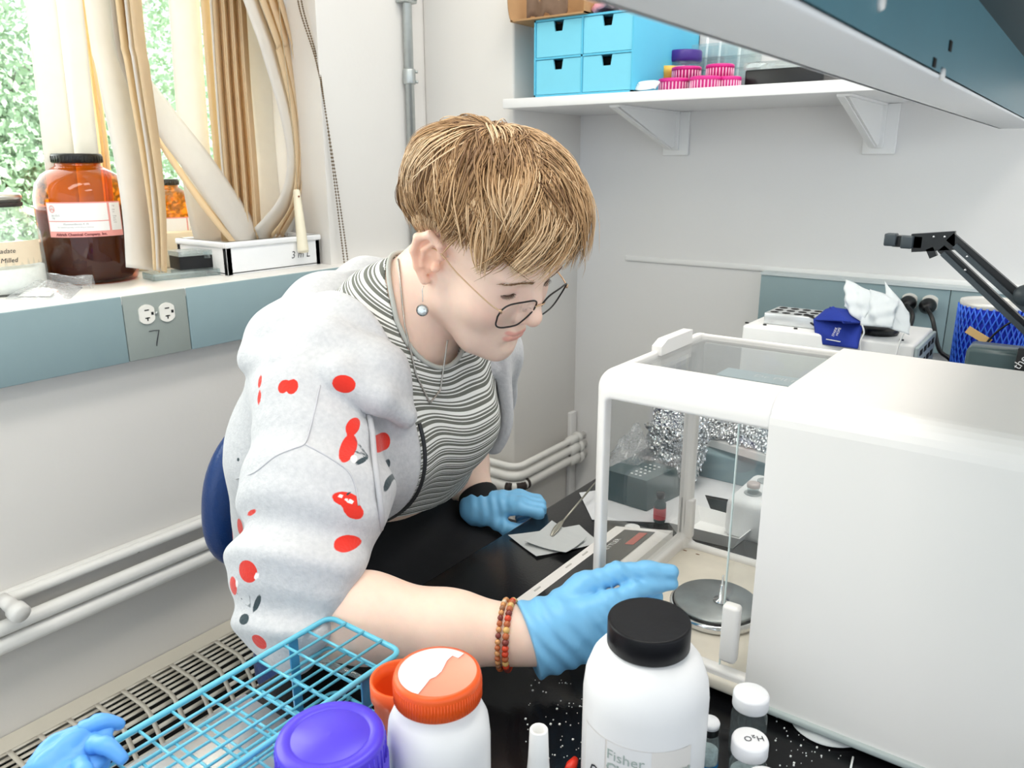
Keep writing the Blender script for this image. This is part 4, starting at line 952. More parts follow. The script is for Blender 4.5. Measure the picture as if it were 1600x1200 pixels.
bag('thin clear bag draped behind the smoked box', [on(940, 760, 'z', BENCH+.01), on(1050, 770, 'z', BENCH+.01), on(1040, 720, 'z', BENCH+.01), on(950, 720, 'z', BENCH+.01)], .12, 9, on(1000, 745, 'z', BENCH), False, 'clear_bag')
c = on(1058, 712, 'y', 1.17); c[2] = max(c[2], BENCH+.080); lump('foil_parcel', 'crumpled aluminium foil parcel seen through the chamber corner', 'foil', c, .046, 12, m_foil, (1, 1, 1.5), .40, 56, None, 7.0)
# foil-lined tray leaning at the wall
t = thing('foil_tray', 'tray lined with crinkled foil behind the balance glass', 'tray', (-.45, 1.40, BENCH))
P = [on(1085, 675, 'y', 1.26), on(1215, 712, 'y', 1.17), on(1240, 640, 'y', 1.24), on(1115, 622, 'y', 1.31)]; n = 26; rs = np.random.RandomState(3); G = np.zeros((n, n, 3))
for i in range(n):
    for j in range(n):
        u, v = i/(n-1), j/(n-1); G[i, j] = P[0]*(1-u)*(1-v)+P[1]*u*(1-v)+P[2]*u*v+P[3]*(1-u)*v+rs.randn(3)*.0022
b = MB(); b.grid(G, smooth=False, thick=.002); b.build('foil_lining', m_foil, t)
b = MB(); e = [p+V3((0, 0, -.006)) for p in P]; b.prism([e[0], e[1], e[2], e[3]], (0, 0, -.012)); b.build('tray_body', m_white, t)
zmin = min(p[2] for p in e)-.012
b = MB(); cc = np.mean(e, axis=0); b.box((cc[0]-.06, cc[1]-.03, BENCH), (cc[0]+.06, cc[1]+.05, zmin+.002), bev=.004); b.build('support_block', MATS['raceway_blue_grey'], t)
# foam block with vials
A = on(1128, 838, 'z', BENCH); ux, uy = V3((.13, -.012, 0)), V3((.012, .12, 0))
t = thing('foam_block', 'white foam block with sockets holding small vials behind the balance', 'rack', A+ux*.5+uy*.5)
b = MB(); b.box(A, A+V3((.13, .12, .062)), bev=.012, seg=4); b.build('foam_body', m_foam, t)
for i in range(3):
    for j in range(2):
        c = A+V3((.028+.040*i, .035+.055*j, .0605))
        b = MB(); b.lathe([(.0125, .002), (.0125, .0022)], c, 20); b.lathe([(.0125, .0021), (.0125, .003), (.011, .0026)], c, 20); b.build('socket', mat('socket_grey', (.42, .45, .46), .8), t)
        if j == 0:
            v = thing('tiny_vial', 'tiny capped vial in the front row of the white foam block, %s' % ('left', 'middle', 'right')[i], 'vial', c, 'vials in the foam block')
            b = MB(); b.lathe([(.008, .0032), (.008, .012)], c, 18); b.build('glass_body', m_vgl, v)
            b = MB(); b.lathe([(.0092, .012), (.0092, .018), (.005, .0185), (0, .018)], c, 20); b.build('crimp_cap', mat('crimp_cap', (.60, .52, .50), .4, .3), v)
# small dark vial with red label
c = on(1030, 815, 'z', BENCH); t = thing('red_label_vial', 'small dark vial with a red label in front of the smoked box', 'vial', c)
b = MB(); b.lathe([(.0085, 0), (.009, .002), (.009, .030), (.005, .036), (.005, .039)], c, 22); b.build('glass_body', m_smoke, t)
b = MB(); patch(b, c, .009, 0, 2*PI, c[2]+.006, c[2]+.024, 0, 24); b.build('label', mat('red_label', (.80, .12, .14), .5), t)
b = MB(); b.lathe([(.0065, .039), (.0065, .047), (0, .0475)], c, 18); b.build('cap', m_blk, t)
c = on(988, 826, 'z', BENCH+.01); b = MB(); b.lathe([(.010, -.01), (.011, 0), (.011, .003), (.006, .003), (.006, 0)], c, 24); o = b.build('white_ring', m_white, origin=c-V3((0, 0, .01))); tag(o, 'small white ring-shaped cap behind the balance console', 'cap')
# open white weighing boat right behind the balance
b = MB(); q = [on(1050, 838, 'z', BENCH), on(1150, 862, 'z', BENCH), on(1180, 838, 'z', BENCH), on(1090, 812, 'z', BENCH)]; cq = np.mean(q, axis=0)
b.add([cq+(p-cq)*.85+V3((0, 0, .001)) for p in q]+[cq+(p-cq)*1.1+V3((0, 0, .022)) for p in q]+[cq+(p-cq)*1.06+V3((0, 0, .022)) for p in q]+[cq+(p-cq)*.82+V3((0, 0, .003)) for p in q],
      [(0, 3, 2, 1)]+[(i, (i+1) % 4, 4+(i+1) % 4, 4+i) for i in range(4)]+[(4+i, 4+(i+1) % 4, 8+(i+1) % 4, 8+i) for i in range(4)]+[(8+i, 8+(i+1) % 4, 12+(i+1) % 4, 12+i) for i in range(4)]+[(12, 13, 14, 15)])
o = b.build('weighing_boat', m_white, origin=cq); tag(o, 'shallow white plastic tray just behind the weighing chamber', 'tray')

# white instrument box with perforated block, masks, jar lid
YI = 1.33
z_i = on(1160, 508, 'y', YI)[2]; xl, xr = on(1160, 508, 'y', YI)[0], on(1428, 546, 'y', YI)[0]
t = thing('instrument_box', 'white instrument box with grey vented end beyond the balance', 'instrument', ((xl+xr)/2, 1.42, BENCH))
b = MB(); b.box((xl, YI, BENCH+.008), (xr, YI+.17, z_i), bev=.004); b.build('housing', mat('instrument_white', (.80, .80, .79), .4), t)
b = MB(); b.box((xr, YI+.004, BENCH+.015), (xr+.006, YI+.166, z_i-.004), bev=.002); gv = b.build('vent_panel', mat('vent_grey', (.35, .42, .44), .5), t)
for i in range(4):
    for j in range(4):
        b = MB(); q = V3((xr+.0055, YI+.02+.035*i, z_i-.02-.02*j)); b.box(q, q+V3((.0012, .022, .009))); b.build('vent_slot', m_dark, gv)
for x in (xl, xr-.02):
    b = MB(); b.box((x, YI+.02, BENCH), (x+.02, YI+.04, BENCH+.008)); b.build('foot', m_blk, t)
for px, py in ((1167, 505), (1195, 508), (1243, 514), (1409, 532)):
    q = on(px, py, 'z', z_i); b = MB(); b.lathe([(.0035, 0), (.003, .002)], q, 12); b.build('screw', m_blk, t)
q = on(1192, 506, 'z', z_i); bx0 = q[0]
t = thing('perforated_block', 'grey metal heating block with rows of holes on the white instrument', 'block', (bx0+.05, q[1]+.03, z_i))
m_alu = mat('brushed_aluminium', (.66, .68, .69), .35, .6, vary=.06)
b = MB(); b.box((bx0, YI+.035, z_i+.0005), (bx0+.088, YI+.115, z_i+.020), bev=.0015); b.build('block_body', m_alu, t)
hm = None
for i in range(4):
    for j in range(3):
        b = MB(); b.lathe([(.0072, 0), (.0072, .0004)], (bx0+.013+.0205*i, YI+.050+.025*j, z_i+.0201), 16); b.build('hole', m_dark, t)
# navy cloth mask
m_navy = mat('navy_fabric', (.012, .035, .30), .85, vary=.1, scale=80, bump=.2, bscale=500)
t = thing('cloth_mask', 'navy blue cloth face mask propped on the white instrument', 'mask', on(1310, 525, 'y', YI-.01))
def mask_sheet(name, Pm, m, parent, bulge, n=14, crease=0.0, seed=1, thick=.0022):
    """four picture corners at given Y -> bulged sheet"""
    P = [on(x, y, 'y', Y) for x, y, Y in Pm]; rs = np.random.RandomState(seed); ph = rs.rand(4)*6; G = np.zeros((n, n, 3))
    for i in range(n):
        for j in range(n):
            u, v = i/(n-1), j/(n-1); p = P[0]*(1-u)*(1-v)+P[1]*u*(1-v)+P[2]*u*v+P[3]*(1-u)*v
            k = math.sin(PI*u)*math.sin(PI*v); p = p+V3((-.3, -.9, .1))*(bulge*k+crease*math.sin(9*u+6*v+ph[0])*.5+crease*math.sin(15*v-7*u+ph[1])*.3)
            G[i, j] = p
    b = MB(); b.grid(G, thick=thick); return b.build(name, m, parent)
mask_sheet('mask_upper', [(1271, 500, 1.345), (1330, 503, 1.30), (1303, 479, 1.36), (1290, 484, 1.37)], m_navy, t, .006)
mask_sheet('mask_upper', [(1318, 505, 1.305), (1352, 505, 1.35), (1338, 486, 1.37), (1296, 480, 1.36)], m_navy, t, .006)
mask_sheet('mask_lower', [(1276, 537, 1.335), (1340, 545, 1.31), (1350, 502, 1.35), (1271, 499, 1.345)], m_navy, t, .010)
b = MB(); b.tube(spline([on(1284, 505, 'y', 1.35), on(1262, 492, 'y', 1.37), on(1256, 496, 'y', 1.38), on(1272, 508, 'y', 1.36)], 6), .0018, 8); b.build('ear_loop', m_blk, t)
b = MB(); b.tube([on(1291, 530, 'y', 1.322), on(1313, 534, 'y', 1.312)], .0008, 6); b.build('white_line', m_white, t)
for k, s_ in enumerate(('SPARK', 'HOPE')):
    O = on(1303+k*6, 526-k*1, 'y', 1.312); text_mesh('printed_words', s_, .0055, m_white, t, O, V3((.28, 0, .96)), V3((-.96, 0, .28)), extr=.001)
# white surgical mask thrown over it
t = thing('surgical_mask', 'white pleated surgical mask crumpled over a dish on the instrument', 'mask', on(1370, 540, 'y', YI))
m_mask = cloth_glow('mask_white', (.84, .88, .90), .3)
mask_sheet('mask_panel', [(1318, 478, 1.36), (1348, 508, 1.33), (1372, 460, 1.37), (1322, 437, 1.40)], m_mask, t, .010, 18, .006, 3, .0014)
mask_sheet('mask_panel', [(1345, 508, 1.33), (1392, 512, 1.32), (1405, 470, 1.36), (1362, 452, 1.38)], m_mask, t, .012, 18, .007, 5, .0014)
mask_sheet('mask_panel', [(1388, 512, 1.325), (1421, 523, 1.33), (1421, 488, 1.36), (1382, 439, 1.40)], m_mask, t, .006, 18, .003, 8, .0014)
for P in ([(1347, 508), (1350, 520), (1344, 535), (1345, 552)], [(1412, 520), (1406, 535), (1400, 556)]):
    b = MB(); b.tube(spline([on(x, y, 'y', 1.318) for x, y in P], 5), .0013, 6); b.build('ear_loop', m_white, t)
c = on(1372, 519, 'z', z_i+.002); c = V3((c[0], max(c[1], YI+.03), z_i)); b = MB(); b.lathe([(.030, .0005), (.032, .004), (.030, .012), (0, .012)], c, 30); o = b.build('black_dish', m_blk, origin=c); tag(o, 'shallow black dish under the white surgical mask', 'dish')
# blue-netted can
YC = 1.47
cc = on(1541, 555, 'y', YC); ztop = on(1541, 470, 'y', YC)[2]; rc = 49/FPX*depth((cc[0], YC, ztop)); c = V3((cc[0], YC, BENCH)); Hc = ztop-BENCH
t = thing('netted_can', 'tall can wrapped in blue plastic netting with an orange tape tag', 'can', c)
b = MB(); b.lathe([(rc*.95, .001), (rc*.96, Hc-.006), (rc*.97, Hc-.003), (rc*.95, Hc), (rc*.9, Hc), (rc*.89, Hc-.004), (0, Hc-.003)], c, 40); b.build('can_body', mat('can_blue', (.02, .05, .62), .4, vary=.1), t)
b = MB(); b.lathe([(rc*.97, Hc-.008), (rc*.985, Hc-.004), (rc*.97, Hc+.001), (rc*.88, Hc+.001), (rc*.87, Hc-.003)], c, 40, cap0=False, cap1=False); b.lathe([(rc*.87, Hc-.003), (0, Hc-.002)], c, 40, cap0=False); b.build('can_rim', mat('tin_pale', (.70, .69, .66), .4, .4), t)
b = MB(); nw = 34
for s_ in (1, -1):
    for k in range(nw):
        a0 = 2*PI*k/nw; pts = [c+V3((rc*1.0*math.cos(a0+s_*u*1.5), rc*1.0*math.sin(a0+s_*u*1.5), Hc*(.35+.63*u))) for u in np.linspace(0, 1, 12)]; b.tube(pts, .0013, 4)
o = b.build('blue_netting', mat('netting_blue', (.04, .16, .80), .3, vary=.2), t); o['kind'] = 'stuff'
a = camang(c); q = on(1530, 525, 'y', YC-rc-.002)
b = MB(); b.box(q+V3((-.02, -.001, -.006)), q+V3((.018, .001, .006)), rot=rotax((0, 1, 0), R(28))); b.build('tape_tag', mat('masking_tape_orange', (.80, .52, .22), .7), t)
b = MB(); b.tube(spline([on(1600, 495, 'y', YC-rc-.01), on(1575, 506, 'y', YC-rc-.008), on(1549, 527, 'y', YC-rc-.004), on(1530, 556, 'y', YC-rc-.006), on(1522, 590, 'y', YC-rc-.01)], 6), .0016, 8); b.build('thin_cable', m_blk, t)
# black jointed arm
YA = 1.28
t = thing('lamp_arm', 'black jointed spring arm with two square pads reaching over the instrument', 'arm', on(1600, 520, 'y', YA))
def bar(P0, P1, w, m, nm, d=.012, Y=YA):
    A, B_ = on(P0[0], P0[1], 'y', Y), on(P1[0], P1[1], 'y', Y); dv = B_-A; L = np.linalg.norm(dv); dv /= L; n_ = np.cross(dv, (0, 1, 0))
    b = MB(); b.prism([A-n_*w/2, B_-n_*w/2, B_+n_*w/2, A+n_*w/2], (0, d, 0)); return b.build(nm, m, t)
m_arm = mat('arm_black', (.010, .012, .014), .35, vary=.2); m_armg = mat('arm_edge_grey', (.05, .065, .075), .4)
bar((1484, 370), (1640, 505), .013, m_arm, 'upper_bar'); bar((1491, 384), (1640, 520), .007, m_armg, 'upper_bar', .006, YA-.007)
bar((1470, 388), (1640, 548), .012, m_arm, 'lower_bar'); bar((1472, 396), (1640, 556), .007, m_armg, 'lower_bar', .006, YA-.007)
bar((1424, 380), (1492, 376), .026, m_arm, 'joint'); bar((1395, 377), (1440, 379), .016, m_arm, 'clamp_bar', .02)
bar((1452, 388), (1458, 402), .010, m_arm, 'thumb_screw')
for x, y in ((1390, 375), (1416, 379)):
    q = on(x, y, 'y', YA-.012); b = MB(); b.box(q+V3((-.008, 0, -.009)), q+V3((.008, .02, .009)), bev=.002); b.build('square_pad', m_armg, t)
for x, y in ((1511, 401), (1508, 422), (1459, 370), (1476, 370)):
    q = on(x, y, 'y', YA-.0075); b = MB(); b.lathe([(.0018, 0), (.0012, .0012)], q, 10, axis=(0, -1, 0)); b.build('rivet', m_chrome, t)
q = on(1602, 462, 'y', YA-.004); b = MB(); b.lathe([(.014, -.01), (.015, 0), (.012, .012)], q, 20, axis=(0, -1, 0)); b.build('knob', m_armg, t)
p0 = on(1640, 530, 'y', YA+.006); b = MB(); b.tube([p0, (p0[0]+.06, YA+.030, p0[2]-.03), (p0[0]+.06, YA+.045, BENCH+.02)], .010, 14); b.lathe([(.035, 0), (.035, .012), (.02, .02)], (p0[0]+.06, YA+.045, BENCH), 28); b.build('post', m_arm, t)
# dark lamp head with printed strip at the right edge
q = on(1596, 566, 'y', 1.20); t = thing('dark_instrument', 'dark instrument with white print at the right edge behind the balance', 'instrument', (q[0], 1.22, BENCH))
b = MB(); b.box((q[0]-.065, 1.20, BENCH), (q[0]+.05, 1.26, on(1590, 552, 'y', 1.20)[2]), bev=.006); b.build('housing', m_smoke, t)
b = MB(); b.box((q[0]-.006, 1.19, BENCH), (q[0]+.03, 1.20, on(1590, 545, 'y', 1.19)[2]), bev=.001); pn = b.build('front_plate', m_blk, t)
text_mesh('printed_strip', 'thermo', .014, m_white, pn, on(1592, 578, 'y', 1.19), V3((.45, 0, .9)), V3((-.9, 0, .45)), extr=.001)
# clear bag at the lower right corner
bag('clear plastic bag edge at the lower right beside the balance', [(.020, .600, BENCH), (.13, .56, BENCH), (.15, .72, BENCH), (.040, .76, BENCH)], .22, 21, (.085, .66, BENCH), False, 'clear_bag')
# curled scrap of film and a thin stick by the foot of the balance
b = MB(); A, B_ = on(1236, 1128, 'z', BENCH+.002), on(1340, 1168, 'z', BENCH+.002); dv = (B_-A); sd = np.cross(dv, (0, 0, 1)); sd /= np.linalg.norm(sd)
if np.dot(sd, V3((0, -1, 0))) < 0: sd = -sd
G = [[A+dv*u+sd*(v*.016*math.sin(PI*min(1, u*1.05))**.7)+V3((0, 0, .006*(1-v)*math.sin(PI*u)+.0005)) for v in np.linspace(0, 1, 6)] for u in np.linspace(0, .98, 14)]
b.grid(np.array(G), thick=.0006); o = b.build('curled_film', m_wp, origin=A); tag(o, 'curled scrap of translucent paper sticking out from under the balance', 'paper')
p0, p1 = on(1333, 1183, 'z', BENCH+.002), on(1328, 1206, 'z', BENCH+.002); b = MB(); b.tube([p0, p1], .0009, 8); o = b.build('thin_stick', m_white, origin=p0); tag(o, 'thin white stick lying on the bench before the balance', 'stick')
# ================================================================== distance-field modelling for the person
f32 = np.float32
def smin(a, b, k):
    h = np.clip(.5+.5*(b-a)/k, 0, 1); return b*(1-h)+a*h-k*h*(1-h)
def smax(a, b, k): return -smin(-a, -b, k)
def cone(p, a, b, ra, rb):
    a = np.asarray(a, f32); b = np.asarray(b, f32); ab = b-a; t = np.clip(((p-a)@ab)/max(float(ab@ab), 1e-9), 0, 1)
    return np.linalg.norm(p-a-t[:, None]*ab, axis=1)-(ra+(rb-ra)*t)
def chain(p, pts, rads, k):
    d = None
    for i in range(len(pts)-1):
        q = cone(p, pts[i], pts[i+1], rads[i], rads[i+1]); d = q if d is None else smin(d, q, k)
    return d
def ell(p, c, r, M=None):
    q = p-np.asarray(c, f32)
    if M is not None: q = q@np.asarray(M, f32)          # columns of M are the axes
    r = np.asarray(r, f32); k0 = np.linalg.norm(q/r, axis=1); k1 = np.linalg.norm(q/(r*r), axis=1)
    return k0*(k0-1)/np.maximum(k1, 1e-6)
def sph(p, c, r): return np.linalg.norm(p-np.asarray(c, f32), axis=1)-r
def half(p, c, n): n = np.asarray(n, f32); n = n/np.linalg.norm(n); return (p-np.asarray(c, f32))@n   # negative behind the plane
def surf(func, lo, hi, h, k=4, lip=1.5):
    lo = np.asarray(lo, f32); nb = np.ceil((np.asarray(hi)-lo)/(h*k)).astype(int)
    gi = np.stack(np.meshgrid(*[np.arange(n) for n in nb], indexing='ij'), -1).reshape(-1, 3)
    dc = func((lo+(gi+.5)*h*k).astype(f32))
    act = np.abs(dc) < lip*h*k*.87+h*2
    F = np.where(dc > 0, f32(1), f32(-1)).reshape(nb)
    F = np.repeat(np.repeat(np.repeat(F, k, 0), k, 1), k, 2).astype(f32)
    ab = gi[act]; loc = np.stack(np.meshgrid(*[np.arange(k)]*3, indexing='ij'), -1).reshape(-1, 3)
    for s in range(0, len(ab), 5000):
        I = (ab[s:s+5000, None, :]*k+loc[None]).reshape(-1, 3); F[I[:, 0], I[:, 1], I[:, 2]] = func((lo+I*f32(h)).astype(f32))
    S = (F < 0); c = np.zeros(tuple(np.array(F.shape)-1), np.int8)
    for o in loc[:0].tolist() or [(i, j, l) for i in (0, 1) for j in (0, 1) for l in (0, 1)]:
        c += S[o[0]:F.shape[0]-1+o[0], o[1]:F.shape[1]-1+o[1], o[2]:F.shape[2]-1+o[2]]
    C = np.argwhere((c > 0) & (c < 8)); ID = -np.ones(c.shape, np.int32); ID[C[:, 0], C[:, 1], C[:, 2]] = np.arange(len(C))
    acc = np.zeros((len(C), 3), f32); cnt = np.zeros(len(C), f32)
    cor = [np.array(o) for o in [(i, j, l) for i in (0, 1) for j in (0, 1) for l in (0, 1)]]
    for a in cor:
        for ax in range(3):
            if a[ax]: continue
            b = a.copy(); b[ax] = 1
            fa = F[C[:, 0]+a[0], C[:, 1]+a[1], C[:, 2]+a[2]]; fb = F[C[:, 0]+b[0], C[:, 1]+b[1], C[:, 2]+b[2]]
            m = (fa < 0) != (fb < 0); t = fa[m]/(fa[m]-fb[m]); P = np.repeat(a[None].astype(f32), m.sum(), 0); P[:, ax] = t
            acc[m] += P; cnt[m] += 1
    V = lo+(C+acc/cnt[:, None])*f32(h)
    Q = []
    for ax in range(3):
        A = S; sl0 = [slice(None)]*3; sl1 = [slice(None)]*3; sl0[ax] = slice(0, -1); sl1[ax] = slice(1, None)
        E = np.argwhere(A[tuple(sl0)] != A[tuple(sl1)]); u, v = [x for x in range(3) if x != ax]
        E = E[(E[:, u] > 0) & (E[:, v] > 0)]; E = E[np.all(E < np.array(c.shape), axis=1)]
        def cell(du, dv): I = E.copy(); I[:, u] -= du; I[:, v] -= dv; return ID[I[:, 0], I[:, 1], I[:, 2]]
        q = np.stack([cell(1, 1), cell(0, 1), cell(0, 0), cell(1, 0)], 1)
        fl = S[E[:, 0], E[:, 1], E[:, 2]]
        if ax == 1: fl = ~fl
        q[~fl] = q[~fl][:, ::-1]; q = q[np.all(q >= 0, axis=1)]; Q.append(q)
    return V.astype(float), np.vstack(Q)
def mesh_obj(name, V, Q, m, parent, attrs=None, smooth_it=0):
    for _ in range(smooth_it):                                     # light Laplacian smoothing
        A = np.zeros_like(V); n = np.zeros(len(V))
        for i in range(4):
            a, b = Q[:, i], Q[:, (i+1) % 4]; np.add.at(A, a, V[b]); np.add.at(n, a, 1); np.add.at(A, b, V[a]); np.add.at(n, b, 1)
        V = V*.5+A/np.maximum(n, 1)[:, None]*.5
    org = root_loc(parent) if parent is not None else V3((0, 0, 0))
    me = bpy.data.meshes.new(name); me.vertices.add(len(V)); me.vertices.foreach_set('co', (V-org).astype(f32).ravel())
    me.loops.add(len(Q)*4); me.polygons.add(len(Q)); me.loops.foreach_set('vertex_index', Q.astype(np.int32).ravel())
    me.polygons.foreach_set('loop_start', np.arange(len(Q), dtype=np.int32)*4); me.update(calc_edges=True)
    me.polygons.foreach_set('use_smooth', np.ones(len(Q), bool)); me.materials.append(m)
    for k, a in (attrs or {}).items():
        if a.ndim == 1: at = me.attributes.new(k, 'FLOAT', 'POINT'); at.data.foreach_set('value', a.astype(f32))
        else: at = me.attributes.new(k, 'FLOAT_COLOR', 'POINT'); at.data.foreach_set('color', np.hstack([a, np.ones((len(a), 1))]).astype(f32).ravel())
    me.validate(); me.update()
    o = bpy.data.objects.new(name, me); COL.objects.link(o)
    if parent is not None: o.parent = parent
    return o
def wav(p, seed, freq, n=5):
    """smooth pseudo-noise in -1..1"""
    rs = np.random.RandomState(seed); s = np.zeros(len(p), f32)
    for _ in range(n):
        d = rs.randn(3); d /= np.linalg.norm(d); s += np.sin(p@(d*freq*(.6+.8*rs.rand())).astype(f32)+f32(rs.rand()*6.3))
    return s/n
def march(f, P0, D, t0=0.0, it=45, damp=.8, lim=None):
    """slide many points at once along the directions D until they lie on the surface f = 0"""
    P0 = np.atleast_2d(np.asarray(P0, float)); D = np.atleast_2d(np.asarray(D, float)); t = np.full(len(P0), float(t0))
    for _ in range(it):
        d = f((P0+D*t[:, None]).astype(f32)); t = t+d*damp
    return t

# rounded moulding round the weighing chamber of the balance
def rb_(p, lo, hi, r=.0):
    c = (np.asarray(lo)+np.asarray(hi))/2; h = (np.asarray(hi)-np.asarray(lo))/2-r; q = np.abs(p-c.astype(f32))-h.astype(f32)
    return np.linalg.norm(np.maximum(q, 0), axis=1)+np.minimum(q.max(axis=1), 0)-f32(r)
def f_frame(p):
    d = rb_(p, (XF, YN, .70), (XC+.10, YF, ZT), .022)
    d = smax(d, -rb_(p, (XF+.013, YN+.013, .60), (XC+.20, YF-.012, ZT-.011), .012), .002)
    d = smax(d, -rb_(p, (XF+.017, YN-.05, .822), (XC+.20, YN+.03, 1.080), .006), .003)      # near side
    d = smax(d, -rb_(p, (XF-.05, YN+.018, .828), (XF+.03, YF-.016, 1.084), .006), .003)     # front
    d = smax(d, -rb_(p, (XF+.018, YF-.03, .820), (XC+.20, YF+.05, 1.096), .006), .003)      # far side
    d = smax(d, -rb_(p, (XF+.020, YN+.050, ZT-.04), (XC+.20, YF-.014, ZT+.05), .004), .003) # top
    return smax(smax(d, -(p[:, 2]-f32(ZFL-.004)), .001), p[:, 0]-f32(XC+.001), .001)
Vf, Qf = surf(f_frame, (XF-.012, YN-.012, .80), (XC+.012, YF+.012, ZT+.012), .0020); mesh_obj('chamber_frame', Vf, Qf, m_bal, BAL_T)
# ================================================================== the person
person = thing('person', 'person in cherry-print grey hoodie and glasses leaning over the balance', 'person', (-.92, .735, 0))
HP = V3((-.610, .764, 1.208)); HM = np.array([[.8267, .1036, .5530], [-.0145, .9865, -.1631], [-.5624, .1268, .8171]])   # columns: forward, left, up
def hw(x, y, z): return HP+HM@V3((x, y, z))
NB = V3((-.728, .737, 1.118))            # neck base
RS_, RE_, RW_ = V3((-.722, .582, 1.045)), V3((-.610, .462, .852)), V3((-.392, .572, .852))
LS_, LE_, LW_ = V3((-.715, .895, 1.035)), V3((-.815, .945, .870)), V3((-.708, .892, .790))
TOR = [((-.945, .735, .640), .118), ((-.865, .735, .800), .108), ((-.800, .735, .930), .112), ((-.757, .735, 1.030), .098)]
def YC_(z): return np.interp(z, [.60, .80, .93, 1.03], [.815, .785, .748, .735]).astype(f32)      # the spine leans sideways towards the camera
def f_torso(p):
    q = p.copy(); q[:, 1] = (q[:, 1]-YC_(p[:, 2]))/1.42+.735
    d = chain(q, [a for a, _ in TOR], [r for _, r in TOR], .06)
    # bust and shoulder girdle
    d = smin(d, ell(p, (-.690, .672, .965), (.060, .066, .066)), .05); d = smin(d, ell(p, (-.688, .797, .965), (.060, .066, .066)), .05)
    d = smin(d, chain(p, [(-.745, .62, 1.055), NB+V3((-.01, 0, -.03)), (-.73, .855, 1.05)], [.055, .07, .055], .05), .05)
    return d
def f_arms(p):
    d = chain(p, [RS_, RS_*.5+RE_*.5, RE_], [.052, .048, .042], .02)
    fm = RE_*.72+RW_*.28+V3((0, 0, .004))
    e = chain(p, [RE_+V3((-.005, 0, 0)), fm, RE_*.35+RW_*.65, RW_+ (RW_-RE_)*.06], [.040, .0435, .036, .0275], .02)
    # flatten: the forearm is broader than thick towards the wrist
    d = smin(d, e, .03)
    g = chain(p, [LS_, LS_*.5+LE_*.5, LE_], [.052, .046, .038], .02)
    h = chain(p, [LE_, LE_*.65+LW_*.35, LW_], [.040, .040, .022], .02)
    return np.minimum(d, smin(g, h, .03))
def f_neck(p):
    return chain(p, [NB, hw(-.030, 0, -.075), hw(-.022, 0, -.02)], [.064, .053, .055], .03)
HMf = HM.astype(f32); HPf = HP.astype(f32)
def f_head(p):
    q = (p-HPf)@HMf; qm = q.copy(); qm[:, 1] = np.abs(q[:, 1])         # mirror
    d = ell(q, (-.008, 0, .052), (.093, .073, .080))                    # cranium
    d = smin(d, ell(q, (.040, 0, .048), (.056, .056, .060)), .03)       # forehead
    d = smin(d, ell(q, (.042, 0, -.022), (.052, .053, .066)), .035)     # mid face
    d = smin(d, chain(qm, [(-.002, .046, -.030), (.014, .047, -.058), (.060, .024, -.088), (.080, .0, -.092)], [.020, .016, .015, .015], .015), .03)  # jaw
    d = smin(d, ell(q, (.052, 0, -.062), (.044, .036, .040)), .03)      # muzzle
    d = smin(d, ell(q, (.083, 0, -.091), (.0155, .019, .0145)), .018)   # chin
    d = smin(d, ell(qm, (.062, .036, -.020), (.027, .024, .027)), .025) # cheek
    d = smin(d, ell(qm, (.079, .024, .036), (.015, .025, .010)), .016)  # brow
    d = smax(d, -ell(qm, (.103, .031, .016), (.016, .018, .013)), .014) # eye socket
    d = smin(d, sph(qm, (.0735, .0315, .0160), .0135), .005)            # eyeball under its lowered lid
    d = smax(d, -ell(qm, (.094, .0315, .0085), (.012, .0140, .0012)), .002)   # lid crease
    n = chain(q, [(.088, 0, .020), (.100, 0, .004), (.1105, 0, -.013)], [.0085, .0085, .0095], .008)
    d = smin(d, n, .012)                                                # bridge and tip
    d = smin(d, sph(q, (.1110, 0, -.0185), .0098), .006)
    d = smin(d, ell(qm, (.0985, .0105, -.0230), (.0105, .0072, .0082)), .006)  # wing
    d = smax(d, -ell(qm, (.1045, .0058, -.0305), (.0055, .0032, .0042)), .002) # nostril
    # lips
    up = chain(qm, [(.1005, 0, -.0482), (.0985, .008, -.0480), (.0850, .0225, -.0530)], [.0048, .0046, .0015], .005)
    lo = chain(qm, [(.0985, 0, -.0580), (.0965, .009, -.0576), (.0850, .0215, -.0535)], [.0058, .0052, .0015], .005)
    d = smin(d, up, .005); d = smin(d, lo, .005)
    d = smax(d, -chain(qm, [(.1055, 0, -.0531), (.1015, .011, -.0530), (.0870, .0228, -.0535)], [.0008, .0008, .0005], .002), .0015)
    d = smax(d, -ell(q, (.104, 0, -.072), (.009, .016, .004)), .008)    # fold under the lower lip
    # ears
    for sgn in (1, -1):
        e = q.copy(); e[:, 1] *= sgn
        T = np.array([[.92, .0, .38], [.30, .60, -.74], [-.24, .80, .55]], f32)
        rim = chain(e, [(.006, .071, .012), (.002, .077, .028), (-.012, .083, .034), (-.024, .087, .022), (-.025, .086, .002), (-.016, .081, -.016), (-.004, .074, -.030)], [.0042, .0044, .0048, .0048, .0045, .0046, .0062], .004)
        bowl = ell(e, (-.010, .076, .006), (.017, .0042, .028), np.array([[.94, .34, 0], [-.34, .94, 0], [0, 0, 1]], f32))
        anti = chain(e, [(-.006, .080, .026), (-.014, .082, .010), (-.010, .079, -.010)], [.0030, .0036, .0034], .003)
        trag = sph(e, (.004, .074, -.004), .0062)
        a = smin(smin(rim, bowl, .004), smin(anti, trag, .003), .003)
        a = smax(a, -ell(e, (-.003, .083, -.002), (.0065, .007, .010)), .003)
        d = smin(d, a, .005)
    return d
def f_skin(p):
    d = f_neck(p); m_ = np.linalg.norm(p-HPf, axis=1) < .19
    if m_.any(): d[m_] = smin(f_head(p[m_]), d[m_], .020)
    return smin(d, smin(f_torso(p)+.008, f_arms(p), .03), .035)
